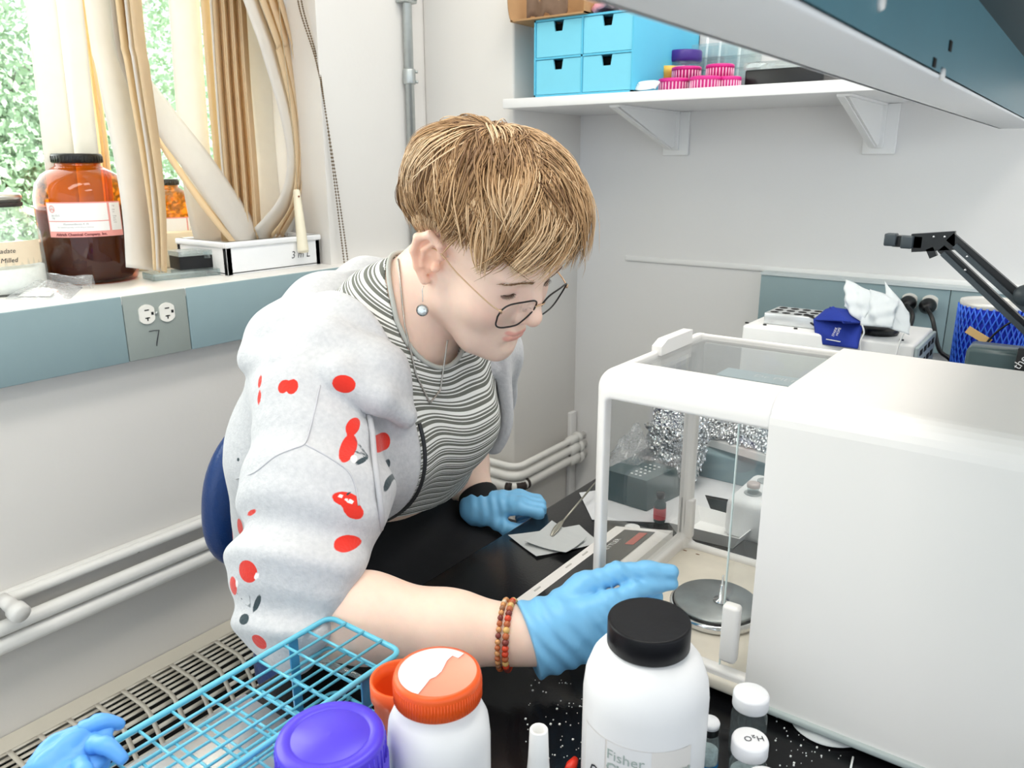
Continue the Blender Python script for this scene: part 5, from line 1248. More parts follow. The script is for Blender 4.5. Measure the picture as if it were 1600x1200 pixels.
# skin material: warm, slightly translucent; lips, ear and cheek tints ride on the mesh
m = bpy.data.materials.new('skin'); m.use_nodes = True; nt = m.node_tree; bs = nt.nodes['Principled BSDF']
at = nt.nodes.new('ShaderNodeAttribute'); at.attribute_name = 'tint'; nz = nt.nodes.new('ShaderNodeTexNoise'); nz.inputs['Scale'].default_value = 60; nz.inputs['Detail'].default_value = 5
mx = nt.nodes.new('ShaderNodeMix'); mx.data_type = 'RGBA'; mx.blend_type = 'MULTIPLY'; mx.inputs[0].default_value = 1
rp = nt.nodes.new('ShaderNodeMapRange'); rp.inputs[3].default_value = .93; rp.inputs[4].default_value = 1.05
nt.links.new(nz.outputs['Fac'], rp.inputs[0]); nt.links.new(at.outputs['Color'], mx.inputs[6]); nt.links.new(rp.outputs[0], mx.inputs[7])
nt.links.new(mx.outputs[2], bs.inputs['Base Color']); bs.inputs['Roughness'].default_value = .5; bs.inputs['Subsurface Weight'].default_value = .25; bs.inputs['Subsurface Radius'].default_value = (1, .35, .2); bs.inputs['Subsurface Scale'].default_value = .006
bs.inputs['Specular IOR Level'].default_value = .35
bp = nt.nodes.new('ShaderNodeBump'); bp.inputs['Strength'].default_value = .08; n2 = nt.nodes.new('ShaderNodeTexNoise'); n2.inputs['Scale'].default_value = 700; nt.links.new(n2.outputs['Fac'], bp.inputs['Height']); bp.inputs['Distance'].default_value = .001; nt.links.new(bp.outputs['Normal'], bs.inputs['Normal'])
m_skin = m
cut_c, cut_n = hw(-.03, 0, -.105), HM[:, 2]*.8+HM[:, 0]*.35
HB = HP+HM@V3((0, 0, .01))
def near_head(p): return np.linalg.norm(p-HB.astype(f32), axis=1) < .20
Vh, Qh = surf(lambda p: smax(f_skin(p), -half(p, cut_c-V3(cut_n)*.006, cut_n), .0005), HP-V3((.155, .125, .165)), HP+V3((.165, .125, .165)), .0016)
Vb, Qb = surf(lambda p: smax(f_skin(p), np.where(near_head(p), half(p, cut_c, cut_n), f32(-1)), .0005), (-1.12, .36, .50), (-.33, 1.03, 1.24), .004)
def drop(V, Q, keep):      # remove the flat cut faces so that both halves read as one skin
    k = keep[Q].all(axis=1); return V, Q[k]
dh = (Vh-(cut_c-cut_n*.006))@cut_n/np.linalg.norm(cut_n); Vh, Qh = drop(Vh, Qh, (dh > .0016) | (np.abs(f_skin(Vh.astype(f32))) < .0006))
db = (Vb-cut_c)@cut_n/np.linalg.norm(cut_n); Vb, Qb = drop(Vb, Qb, (db < -.0045) | ~near_head(Vb) | (np.abs(f_skin(Vb.astype(f32))) < .0016))
V = np.vstack([Vh, Vb]); Q = np.vstack([Qh, Qb+len(Vh)])
q = (V-HP)@HM; qa = np.abs(q[:, 1]); base = np.array([.90, .66, .54])
tint = np.repeat(base[None], len(V), 0)
def blend(w, col): 
    global tint
    tint = tint*(1-w[:, None])+np.array(col)[None]*w[:, None]
inhead = q[:, 0] > -.2
G = lambda c, s: np.exp(-(((q[:, 0]-c[0])/s[0])**2+((qa-c[1])/s[1])**2+((q[:, 2]-c[2])/s[2])**2))
blend(.35*G((.075, .045, -.02), (.03, .02, .02)), (.86, .45, .36))
blend(.45*G((.112, 0, -.02), (.012, .016, .014)), (.86, .44, .33))
blend(.5*np.clip(G((-.010, .08, 0), (.03, .02, .035))*1.3, 0, 1)*(qa > .066), (.88, .40, .24))
blend(.30*G((.09, .031, .012), (.02, .018, .012)), (.78, .44, .38))
lipd = np.minimum(np.abs(q[:, 2]+.0485)/.0040, np.abs(q[:, 2]+.0575)/.0050); lipw = np.clip(1.12-np.sqrt(lipd**2+(np.maximum(qa-.014, 0)/.006)**2), 0, 1)*(q[:, 0] > .080)*(qa < .024)
blend(np.clip(lipw*2.2, 0, 1)*.72, (.80, .30, .25))
skin = mesh_obj('body', V, Q, m_skin, person, {'tint': tint})
skin['label'] = 'fair bare skin of face, neck and forearms'

# brows and lashes
m_brow = mat('brow_hair', (.26, .15, .075), .8); m_lash = mat('lash_hair', (.09, .05, .03), .7)
rs = np.random.RandomState(2)
for s_ in (-1, 1):
    n_ = 170; u = rs.rand(n_); y = s_*(.014+.036*u); z = .0330+.005*np.sin(u*2.3)-.008*u*u+rs.randn(n_)*.0011
    P0 = HP+np.stack([np.full(n_, .15), y, z], 1)@HM.T; t_ = march(f_head, P0, np.repeat(-HM[:, 0][None], n_, 0)); S0 = P0-HM[:, 0]*t_[:, None]
    b = MB()
    for k in range(n_):
        p = S0[k]+HM[:, 0]*.0004; dv = HM@V3((-.15-.25*u[k], s_*1.0, .25-.5*u[k])); dv /= np.linalg.norm(dv); L_ = .006
        b.tube([p, p+dv*L_*.5+HM[:, 0]*.0006, p+dv*L_], [.00026, .00022, .0001], 3)
    b.build('eyebrow', m_brow, person)
    b = MB(); ec, er_ = V3((.0735, s_*.0315, .0160)), .0150
    def lid(az, el, r_=er_): return HP+HM@(ec+r_*V3((math.cos(el)*math.cos(az), math.cos(el)*math.sin(az), math.sin(el))))
    for k in range(46):
        az = -.95+1.9*k/45; el = -.36-.12*math.cos(az*1.5); p = lid(az, el); dv = HM@V3((.80, .45*math.sin(az)+.12*s_, -.55+.2*rs.rand())); L_ = .0050+.0015*rs.rand()
        b.tube([p, p+dv*L_*.6, p+dv*L_+HM[:, 2]*.0010], [.00020, .00016, .00006], 3)
    b.tube([lid(az, -.36-.12*math.cos(az*1.5), .0149) for az in np.linspace(-1.0, 1.0, 18)], .00050, 5)
    b.build('eyelashes', m_lash, person)

# ---------------------------------------------------------------- hair
m = bpy.data.materials.new('blond_hair'); m.use_nodes = True; nt = m.node_tree; bs = nt.nodes['Principled BSDF']; at = nt.nodes.new('ShaderNodeAttribute'); at.attribute_name = 'hue'
rp = nt.nodes.new('ShaderNodeValToRGB'); rp.color_ramp.elements[0].color = (.16, .075, .028, 1); rp.color_ramp.elements[1].color = (.80, .58, .36, 1); e = rp.color_ramp.elements.new(.5); e.color = (.46, .27, .125, 1)
nt.links.new(at.outputs['Fac'], rp.inputs[0]); nt.links.new(rp.outputs[0], bs.inputs['Base Color']); bs.inputs['Roughness'].default_value = .42; bs.inputs['Specular IOR Level'].default_value = .45; m_hair = m
CROWN = V3((-.42, .05, .90)); CROWN /= np.linalg.norm(CROWN)
ex = V3((1, 0, 0))-CROWN*CROWN[0]; ex /= np.linalg.norm(ex); ey = np.cross(CROWN, ex)         # ex: towards the forehead
HC, HRr = V3((-.004, 0, .048)), V3((.101, .083, .090))
def shell(az, th, off):
    dv = CROWN*math.cos(th)+(ex*math.cos(az)+ey*math.sin(az))*math.sin(th)
    k = 1/np.linalg.norm(dv/HRr); return HC+dv*(k+off)
def thmax(az):
    """how far down from the crown the hair reaches; az 0 = forehead, +-90 = sides, 180 = nape"""
    a = abs((az+PI) % (2*PI)-PI); return float(np.interp(a, [0, .5, .9, 1.25, 1.6, 2.0, 2.5, PI], [1.80, 1.80, 1.76, 1.60, 1.50, 1.60, 1.70, 1.68]))
rs = np.random.RandomState(5); HP_, HR_, HU_ = [], [], []
NP = 9; NCL = 430; U = np.linspace(0, 1, NP)
def shellv(az, th, off):                              # arrays of one strand
    dv = np.cos(th)[:, None]*CROWN+np.sin(th)[:, None]*(np.cos(az)[:, None]*ex+np.sin(az)[:, None]*ey)
    k = 1/np.linalg.norm(dv/HRr, axis=1); return HC+dv*(k+off)[:, None]
for c_ in range(NCL):
    az0 = rs.rand()*2*PI-PI; tm = thmax(az0); q_ = rs.rand()
    t0 = tm*(.05+.72*q_**.8); ln = .55+.5*rs.rand(); t1 = t0+ln
    if t1 > tm*.90: t1 = tm*(1.0+.05*rs.randn()); t0 = max(.03, t1-ln)
    sw = rs.randn()*.20+.16*np.sign(math.sin(az0))*max(0, math.cos(az0)); ph = rs.rand()*6.3; am = .05+.09*rs.rand(); lay = .002+.015*(t0/tm)*rs.rand()+.004*rs.rand(); hue0 = .50+.20*rs.randn(); lift = .003+.007*rs.rand(); curl = rs.randn()*.004
    wid = .20/max(.25, math.sin(max(t0, .25))); ns = 20+rs.randint(10)
    front = max(0, math.cos(az0))
    d0 = rs.randn(ns, 1)*wid*.5; dt = rs.randn(ns, 1)*.05; conv = (1-.72*U**1.3)[None]
    th = np.maximum((t0+dt)+(t1-t0+rs.randn(ns, 1)*.05)*U[None], .02)
    az = az0+d0*conv+(sw*U*U+am*np.sin(ph+U*3.8)*U)[None]+rs.randn(ns, 1)*.015*U[None]
    off = lay+rs.rand(ns, 1)*.004+.010*np.sin(PI*np.minimum(1, th/tm))+((lift+.004*front)*np.sin(PI*U)*.8+curl*U*U)[None]
    off = off+np.where(th > tm*.9, .003*front-.004*(1-front), 0)*(th/tm-.9)/.1
    off = off-.014*(1-front)*np.clip((th/tm-.50)/.45, 0, 1)
    off = np.maximum(off, -.003)+(rs.rand(ns, 1) < .035)*.010*(U*U)[None]
    HP_.append((HP+shellv(az.ravel(), th.ravel(), off.ravel())@HM.T).reshape(ns, NP, 3)); HR_.append(.00045+.0003*rs.rand(ns)); HU_.append(np.clip(hue0+.13*rs.randn(ns, 1)+np.linspace(-.20, .14, NP)[None], 0, 1))
# fine short hair round the ear and nape
nf = 900; sgn = np.where(rs.rand(nf, 1) < .75, -1, 1); a0 = sgn*(1.25+1.6*rs.rand(nf, 1)); tmf = np.array([[thmax(x)] for x in a0[:, 0]]); th = tmf*(.86+.16*rs.rand(nf, 1))+np.linspace(0, .16, NP)[None]; az = a0+sgn*U[None]*.10*rs.rand(nf, 1)
off = .002-.001*U[None]-.004*(U*U)[None]*(th > tmf)
HP_.append((HP+shellv(az.ravel(), th.ravel(), off.ravel())@HM.T).reshape(nf, NP, 3)); HR_.append(np.full(nf, .00028)); HU_.append(np.repeat(.75+.2*rs.rand(nf, 1), NP, 1))
HP_ = np.vstack(HP_); HR_ = np.concatenate(HR_); HU_ = np.vstack(HU_)
S_ = np.array(HP_); n_s = len(S_); Tn = np.gradient(S_, axis=1); Tn /= np.linalg.norm(Tn, axis=2, keepdims=True); outv = S_-(HP+HM@HC)
s1 = np.cross(Tn, outv); s1 /= np.linalg.norm(s1, axis=2, keepdims=True)+1e-9; s2 = np.cross(s1, Tn); rad = (np.array(HR_)[:, None]*np.array([.7, 1, 1, 1, 1, .95, .85, .6, .15])[None])[:, :, None]
HV = np.stack([S_+s1*rad*1.5, S_+s2*rad, S_-s1*rad*1.5], 2).reshape(-1, 3)
i0 = (np.arange(n_s)[:, None]*NP+np.arange(NP-1)[None]).reshape(-1, 1)*3
HF = np.vstack([np.hstack([i0+a_, i0+b_, i0+3+b_, i0+3+a_]) for a_, b_ in ((0, 1), (1, 2), (2, 0))]); HU = np.repeat(np.array(HU_).reshape(-1), 3)
# under-layer hugging the skull so that no scalp shows
def f_cap(p):
    q_ = (p-HPf)@HMf; d = ell(q_, HC, HRr-V3((.003, .004, .001)))
    dv = q_-HC.astype(f32); n_ = np.linalg.norm(dv/HRr.astype(f32), axis=1)+1e-6; dv = dv/np.linalg.norm(dv, axis=1, keepdims=True).clip(1e-6)
    th = np.arccos(np.clip(dv@CROWN.astype(f32), -1, 1)); az_ = np.arctan2(dv@ey.astype(f32), dv@ex.astype(f32)); a_ = np.abs(az_)
    tmx = np.interp(a_, [0, .5, .9, 1.25, 1.6, 2.0, 2.5, PI], [1.68, 1.68, 1.64, 1.46, 1.40, 1.52, 1.62, 1.60]).astype(f32)
    return smax(d+.0015*wav(p, 4, 220), (th-tmx)*.09, .008)
Vc, Qc = surf(f_cap, HP-.16, HP+.17, .003)
hv = np.vstack([HV, Vc]); hf = np.vstack([HF, Qc+len(HV)]); hu = np.concatenate([HU, np.full(len(Vc), .22)])
hair = mesh_obj('hair', hv, hf, m_hair, person, {'hue': hu}); hair['label'] = 'short tousled dark-blond hair with a fringe'
# ---------------------------------------------------------------- striped T-shirt
m = bpy.data.materials.new('striped_jersey'); m.use_nodes = True; nt = m.node_tree; bs = nt.nodes['Principled BSDF']; at = nt.nodes.new('ShaderNodeAttribute'); at.attribute_name = 'stripe'
def mathn(op, a, b=None, c=None):
    n_ = nt.nodes.new('ShaderNodeMath'); n_.operation = op
    for i, x in enumerate((a, b, c)):
        if x is None: continue
        if isinstance(x, (int, float)): n_.inputs[i].default_value = x
        else: nt.links.new(x, n_.inputs[i])
    return n_.outputs[0]
fr = mathn('FRACT', mathn('MULTIPLY', at.outputs['Fac'], 1/.0140))
w1 = mathn('LESS_THAN', mathn('ABSOLUTE', mathn('SUBTRACT', fr, .22)), .13); w2 = mathn('LESS_THAN', mathn('ABSOLUTE', mathn('SUBTRACT', fr, .52)), .085); w3 = mathn('LESS_THAN', mathn('ABSOLUTE', mathn('SUBTRACT', fr, .78)), .055)
wt = mathn('MINIMUM', mathn('ADD', mathn('ADD', w1, w2), w3), 1.0)
mx = nt.nodes.new('ShaderNodeMix'); mx.data_type = 'RGBA'; mx.inputs[6].default_value = (.84, .84, .82, 1); mx.inputs[7].default_value = (.17, .175, .155, 1); nt.links.new(wt, mx.inputs[0]); nt.links.new(mx.outputs[2], bs.inputs['Base Color']); bs.inputs['Roughness'].default_value = .9; bs.inputs['Specular IOR Level'].default_value = .1
a2 = nt.nodes.new('ShaderNodeAttribute'); a2.attribute_name = 'rib'; rb_ = mathn('SINE', mathn('MULTIPLY', a2.outputs['Fac'], 2800.0)); bp = nt.nodes.new('ShaderNodeBump'); bp.inputs['Strength'].default_value = .25; bp.inputs['Distance'].default_value = .0006; nt.links.new(rb_, bp.inputs['Height']); nt.links.new(bp.outputs['Normal'], bs.inputs['Normal'])
m_shirt = m
NK0, NK1 = V3((-.692, .738, 1.100)), hw(-.035, 0, -.05)
def f_shirt0(p):
    d = np.minimum(f_torso(p)-.006, smin(f_neck(p), f_torso(p)+.004, .035)-.004)
    d = smin(d, chain(p, [(-.75, .60, 1.05), RS_*.75+RE_*.25], [.056, .048], .02), .03)
    d = smin(d, chain(p, [(-.73, .87, 1.04), LS_*.75+LE_*.25], [.056, .048], .02), .03)
    return d
def f_shirt(p):
    d = f_shirt0(p)+.0018*wav(p, 8, 70); d = smax(d, -cone(p, NK0, NK1, .064, .072), .003); return smax(d, -half(p, (-.690, .72, .836), (.25, .12, .97)), .006)
Vs, Qs = surf(f_shirt, (-1.09, .48, .58), (-.58, 1.0, 1.22), .0032)
ax_t = V3((-.757, 0, 1.03))-V3((-.945, 0, .64)); ax_t /= np.linalg.norm(ax_t)
st = (Vs-V3((-.9, .7, .8)))@(ax_t*.9+V3((.12, 0, .10)))+.006*np.sin(Vs[:, 1]*26)+.003*np.sin(Vs[:, 1]*60+Vs[:, 2]*20)
shirt = mesh_obj('striped_shirt', Vs, Qs, m_shirt, person, {'stripe': st, 'rib': Vs[:, 1]}); shirt['label'] = 'grey-green and white striped ribbed top'
# neckband along the neck opening
nax = (NK1-NK0)/np.linalg.norm(NK1-NK0); nu = np.cross(nax, (0, 1, 0)); nu /= np.linalg.norm(nu); nv_ = np.cross(nax, nu); ringP = []
for k in range(80):
    a = 2*PI*k/80; dv = nu*math.cos(a)+nv_*math.sin(a); lo_, hi_ = -.09, .13
    for _ in range(26):
        mid = (lo_+hi_)/2; base_ = NK0+nax*mid if mid > 0 else NK0
        q_ = NK0+nax*max(mid, 0)+dv*(.064+.07*max(mid, 0)) if mid > 0 else NK0+dv*math.sqrt(max(.064**2-mid**2, 1e-8))+nax*mid
        if mid < -.0635: lo_ = mid; continue
        if float(f_shirt0(np.array([q_], f32))[0]) < 0: lo_ = mid
        else: hi_ = mid
    ringP.append(q_)
b = MB(); b.tube(ringP, .0032, 8, closed=True); b.build('neckband', mat('neckband_sage', (.46, .47, .44), .9, bump=.2), shirt)

# ---------------------------------------------------------------- trousers
m_trs = mat('black_denim', (.008, .008, .010), .85, vary=.2, scale=80, bump=.15, bscale=600)
def f_trs(p):
    q = p.copy(); q[:, 1] = (q[:, 1]-YC_(p[:, 2]))/1.42+.735
    d = chain(q, [(-.945, .735, .60), (-.885, .735, .745), (-.835, .735, .860)], [.122, .116, .1135], .05)
    for hy, ky in ((.745, .70), (.895, .90)):
        leg = chain(p, [(-.93, hy, .600), (-.70, (hy+ky)/2, .620), (-.50, ky, .600), (-.46, ky, .50), (-.49, ky, .12)], [.092, .082, .066, .060, .042], .03); d = smin(d, leg, .05)
    d = smin(d, chain(p, [(-.86, .82, .670), (-.70, .83, .668), (-.56, .84, .640)], [.105, .095, .075], .03), .05)
    d = smin(d, chain(p, [(-.87, .89, .660), (-.62, .95, .655)], [.10, .088], .03), .05)
    d += .003*wav(p, 14, 45)
    return smax(smax(d, half(p, (-.69, .735, .915), (.10, .12, .98)), .006), -half(p, (0, 0, .075), (0, 0, 1)), .004)
Vt, Qt = surf(f_trs, (-1.12, .56, .05), (-.38, 1.10, .94), .007)
mesh_obj('trousers', Vt, Qt, m_trs, person)
for ky in (.70, .90):
    Vt, Qt = surf(lambda p: smax(smin(chain(p, [(-.50, ky, .05), (-.42, ky, .045), (-.33, ky, .035)], [.045, .042, .034], .03), cone(p, (-.49, ky, .06), (-.49, ky, .11), .042, .04), .02), -half(p, (0, 0, .004), (0, 0, 1)), .004), (-.58, ky-.07, 0), (-.27, ky+.07, .14), .005)
    mesh_obj('shoe', Vt, Qt, mat('shoe_dark', (.02, .02, .022), .6), person)

# ---------------------------------------------------------------- hoodie
SLV = [dep(484, 625, .92), dep(500, 775, .88), dep(486, 890, .845), RE_*.90+RW_*.10+V3((-.004, 0, .006))]
fdir = (RW_-RE_)/np.linalg.norm(RW_-RE_)
CUFC, CUFN = RE_+V3((.040, .022, .010)), fdir*.9+V3((.05, .16, -.55))
def crease(p, a, n, amp, width, L, along):
    """one soft fold: groove line through a with direction 'along', facing n"""
    q_ = p-np.asarray(a, f32); al = np.asarray(along, f32); al = al/np.linalg.norm(al); n = np.asarray(n, f32); n = n/np.linalg.norm(n)
    t = q_@al; s = q_-t[:, None]*al; w = np.cross(al, n).astype(f32); x = s@w
    return amp*np.exp(-(x/width)**2)*np.exp(-(t/L)**2)
def f_hood(p):
    d = chain(p, [(-.790, .870, 1.150), dep(570, 440, 1.13), dep(500, 482, 1.06), dep(446, 538, .98), dep(515, 558, .94), dep(588, 585, .92), dep(634, 650, .925)], [.020, .030, .038, .044, .044, .032, .012], .03)
    d = smin(d, chain(p, [dep(398, 562, .95), dep(450, 572, .905), dep(530, 592, .885), dep(592, 622, .885), dep(634, 652, .91)], [.022, .024, .023, .018, .010], .01), .016)
    d = smin(d, chain(p, [dep(520, 500, 1.06), dep(460, 545, .98)], [.05, .045], .03), .03)
    d = smin(d, chain(p, [(-.790, .870, 1.150), (-.705, .885, 1.09), (-.66, .858, 1.03)], [.020, .022, .016], .02), .02)
    fl = wav(p, 21, 55)
    d += .0028*wav(p, 31, 38)+.0014*fl
    return d
def f_sleeve(p):
    d = chain(p, SLV, [.064, .072, .070, .058], .05)
    # folds that ring the elbow and hang under the shoulder
    ax = (SLV[2]-SLV[0]); ax /= np.linalg.norm(ax); t = (p-SLV[0].astype(f32))@ax.astype(f32)
    ph = wav(p, 3, 16)*2.2
    env = np.clip((t-.03)/.10, 0, 1)
    d += env*(.0065*np.sin(t*92+ph*1.6)+.0030*np.sin(t*170+ph*3))
    d = smin(d, chain(p, [RE_+V3((-.018, -.004, .0)), RE_+V3((.016, -.006, -.008))], [.050, .046], .02), .03)
    return d
def f_jacket(p):
    d0 = f_torso(p)
    d = d0-.024+.004*wav(p, 6, 30)
    sl = f_sleeve(p)
    sl = smax(sl, half(p, CUFC, CUFN), .024)
    d = smin(d, sl, .022)
    LSV = [LS_+V3((-.01, .0, 0)), LS_*.5+LE_*.5+V3((-.005, .012, 0)), LE_+V3((.008, .004, .008)), LE_*.75+LW_*.25]
    lsl = chain(p, LSV, [.074, .070, .066, .058], .03)+.004*wav(p, 17, 60)
    lsl = smax(lsl, half(p, LE_*.72+LW_*.28, LW_-LE_), .006)
    d = smin(d, lsl, .03)
    # open front
    yc = .733; slab = np.abs(p[:, 1]-yc-.02*np.sin((p[:, 2]-.8)*6)-.004)-(.098+.02*(p[:, 2]-.95))
    open_ = np.maximum(slab, -(p[:, 0]+.80)-.0*(p[:, 2]))
    d = smax(d, -open_, .012)
    d = smax(d, -(d0-.0075), .004)                        # hollow: the shirt shows
    # neck opening
    d = smax(d, -chain(p, [NB+V3((-.01, 0, -.03)), hw(-.03, 0, -.05)], [.078, .09], .02), .01)
    d = smin(d, f_hood(p), .004)
    far = np.maximum(np.maximum(-(p[:, 1]-.78), p[:, 2]-.90), -(p[:, 0]+.77)); d = smax(d, -far, .01)
    return smax(d, -half(p, (-.9, .735, .70), (.25, 0, .97)), .01)
Vj, Qj = surf(f_jacket, (-1.12, .33, .58), (-.46, 1.06, 1.25), .0036)
# cherries printed on the cloth: signed distance to each painted blob, kept on the mesh
from mathutils.bvhtree import BVHTree
bvh = BVHTree.FromPolygons(Vj.tolist(), Qj.tolist())
def hit(px, py):
    o = Vector((0, 0, CAMZ)); dv = Vector(ray(px, py)); r_ = bvh.ray_cast(o, dv.normalized(), 5); return None if r_[0] is None else (V3(r_[0]), V3(r_[1]))
red = np.full(len(Vj), .05); wht = np.full(len(Vj), .05); stem = np.full(len(Vj), .05)
def blob(px, py, rx, ry, rot, which):
    h_ = hit(px, py)
    if h_ is None: return
    P, _ = h_; dd_ = Vj-P; near = np.linalg.norm(dd_, axis=1) < .05
    sc_ = depth(P)/FPX; x = (dd_@CR)/sc_; y = -(dd_@CU)/sc_; c_, s_ = math.cos(rot), math.sin(rot); X, Y = (x*c_+y*s_)/rx, (-x*s_+y*c_)/ry
    f = (np.sqrt(X*X+Y*Y)-1)*min(rx, ry)*sc_; which[near] = np.minimum(which[near], f[near])
def line(p0, p1, w):
    n = max(2, int(math.hypot(p1[0]-p0[0], p1[1]-p0[1])/2.5))
    for k in range(n+1): u = k/n; blob(p0[0]*(1-u)+p1[0]*u, p0[1]*(1-u)+p1[1]*u, w, w, 0, stem)
for (x, y, rx, ry, ro) in ((537, 600, 18, 14, .2), (443, 604, 9, 11, .3), (456, 604, 10, 12, 0), (406, 596, 4, 11, 0), (405, 621, 4, 12, 0), (551, 667, 9, 14, .1), (544, 700, 11, 20, 0), (598, 690, 9, 14, -.1),
                          (540, 780, 20, 10, .35), (552, 798, 17, 11, .8), (543, 848, 18, 11, .2), (387, 893, 18, 18, 0), (364, 916, 9, 17, .2), (375, 823, 7, 16, .3), (393, 801, 12, 4, -.5), (405, 1003, 14, 14, .3)):
    blob(x, y, rx, ry, ro, red)
for (x, y, rx, ry, ro) in ((553, 717, 4, 6, -.6), (401, 900, 4, 7, .5), (546, 783, 8, 3, .5), (370, 912, 3, 8, .2), (532, 775, 5, 2.5, .2)): blob(x, y, rx, ry, ro, wht)
for a_, b_, w in (((553, 683), (573, 712), 1.2), ((553, 705), (573, 712), 1.2), ((389, 912), (391, 952), 1.3), ((369, 925), (389, 950), 1.2), ((543, 772), (548, 768), 2)): line(a_, b_, w)
for (x, y, rx, ry, ro) in ((565, 720, 8, 4, -.5), (402, 942, 5, 17, .45), (381, 968, 10, 7, -.4), (372, 718, 3, 3, 0), (605, 725, 3, 7, 0), (606, 755, 4, 12, .2)): blob(x, y, rx, ry, ro, stem)
# the print goes on round the back and the far side
for (x, y, z) in ((-.97, .66, .92), (-.99, .80, .86), (-.93, .90, .95), (-.90, .72, 1.03), (-.86, .57, .93), (-.94, .60, .80), (-.78, .985, .93)):
    P = V3(bvh.find_nearest(Vector((x, y, z)))[0])
    for o_, r_ in ((V3((0, 0, 0)), .0135), (V3((.006, .018, .016)), .0120)): red = np.minimum(red, np.linalg.norm(Vj-P-o_, axis=1)-r_)
    for u in np.linspace(0, 1, 14): stem = np.minimum(stem, np.linalg.norm(Vj-P-V3((.004, .010+.012*u, -.012-.026*u)), axis=1)-.0022)
m = bpy.data.materials.new('hoodie_fleece'); m.use_nodes = True; nt = m.node_tree; bs = nt.nodes['Principled BSDF']; bs.inputs['Roughness'].default_value = .95; bs.inputs['Specular IOR Level'].default_value = .1
try: bs.inputs['Sheen Weight'].default_value = .25
except Exception: pass
tc = nt.nodes.new('ShaderNodeTexCoord'); nz = nt.nodes.new('ShaderNodeTexNoise'); nz.inputs['Scale'].default_value = 170; nz.inputs['Detail'].default_value = 6; nt.links.new(tc.outputs['Object'], nz.inputs['Vector'])
cr = nt.nodes.new('ShaderNodeValToRGB'); cr.color_ramp.elements[0].position = .3; cr.color_ramp.elements[0].color = (.49, .495, .515, 1); cr.color_ramp.elements[1].position = .7; cr.color_ramp.elements[1].color = (.57, .57, .585, 1); nt.links.new(nz.outputs['Fac'], cr.inputs[0]); last = cr.outputs[0]
n3 = nt.nodes.new('ShaderNodeTexNoise'); n3.inputs['Scale'].default_value = 300; nt.links.new(tc.outputs['Object'], n3.inputs['Vector'])
for name_, col in (('cherry_red', (.70, .035, .022, 1)), ('cherry_light', (.84, .78, .76, 1)), ('cherry_stem', (.03, .05, .06, 1))):
    a_ = nt.nodes.new('ShaderNodeAttribute'); a_.attribute_name = name_; mr = nt.nodes.new('ShaderNodeMapRange'); mr.inputs[1].default_value = .0003; mr.inputs[2].default_value = -.0003; nt.links.new(a_.outputs['Fac'], mr.inputs[0])
    mx = nt.nodes.new('ShaderNodeMix'); mx.data_type = 'RGBA'; nt.links.new(mr.outputs[0], mx.inputs[0]); nt.links.new(last, mx.inputs[6]); mx.inputs[7].default_value = col; last = mx.outputs[2]
nt.links.new(last, bs.inputs['Base Color'])
bp = nt.nodes.new('ShaderNodeBump'); bp.inputs['Strength'].default_value = .4; bp.inputs['Distance'].default_value = .002; n4 = nt.nodes.new('ShaderNodeTexNoise'); n4.inputs['Scale'].default_value = 330; n4.inputs['Detail'].default_value = 5; nt.links.new(tc.outputs['Object'], n4.inputs['Vector']); nt.links.new(n4.outputs['Fac'], bp.inputs['Height']); nt.links.new(bp.outputs['Normal'], bs.inputs['Normal'])
m_hoodie = m
hoodie = mesh_obj('hoodie', Vj, Qj, m_hoodie, person, {'cherry_red': red, 'cherry_light': wht, 'cherry_stem': stem}, smooth_it=1); hoodie['label'] = 'light grey zip hoodie printed with red cherries'
def on_cloth(pts, lift):
    out = []
    for x, y in pts:
        h_ = hit(x, y)
        if h_ is not None: out.append(h_[0]+h_[1]*lift if np.dot(h_[1], CF) < 0 else h_[0]-h_[1]*lift)
    return out
def between(pts, n=6):
    o_ = []
    for i in range(len(pts)-1):
        for k in range(n): u = k/n; o_.append((pts[i][0]*(1-u)+pts[i+1][0]*u, pts[i][1]*(1-u)+pts[i+1][1]*u))
    return o_+[pts[-1]]

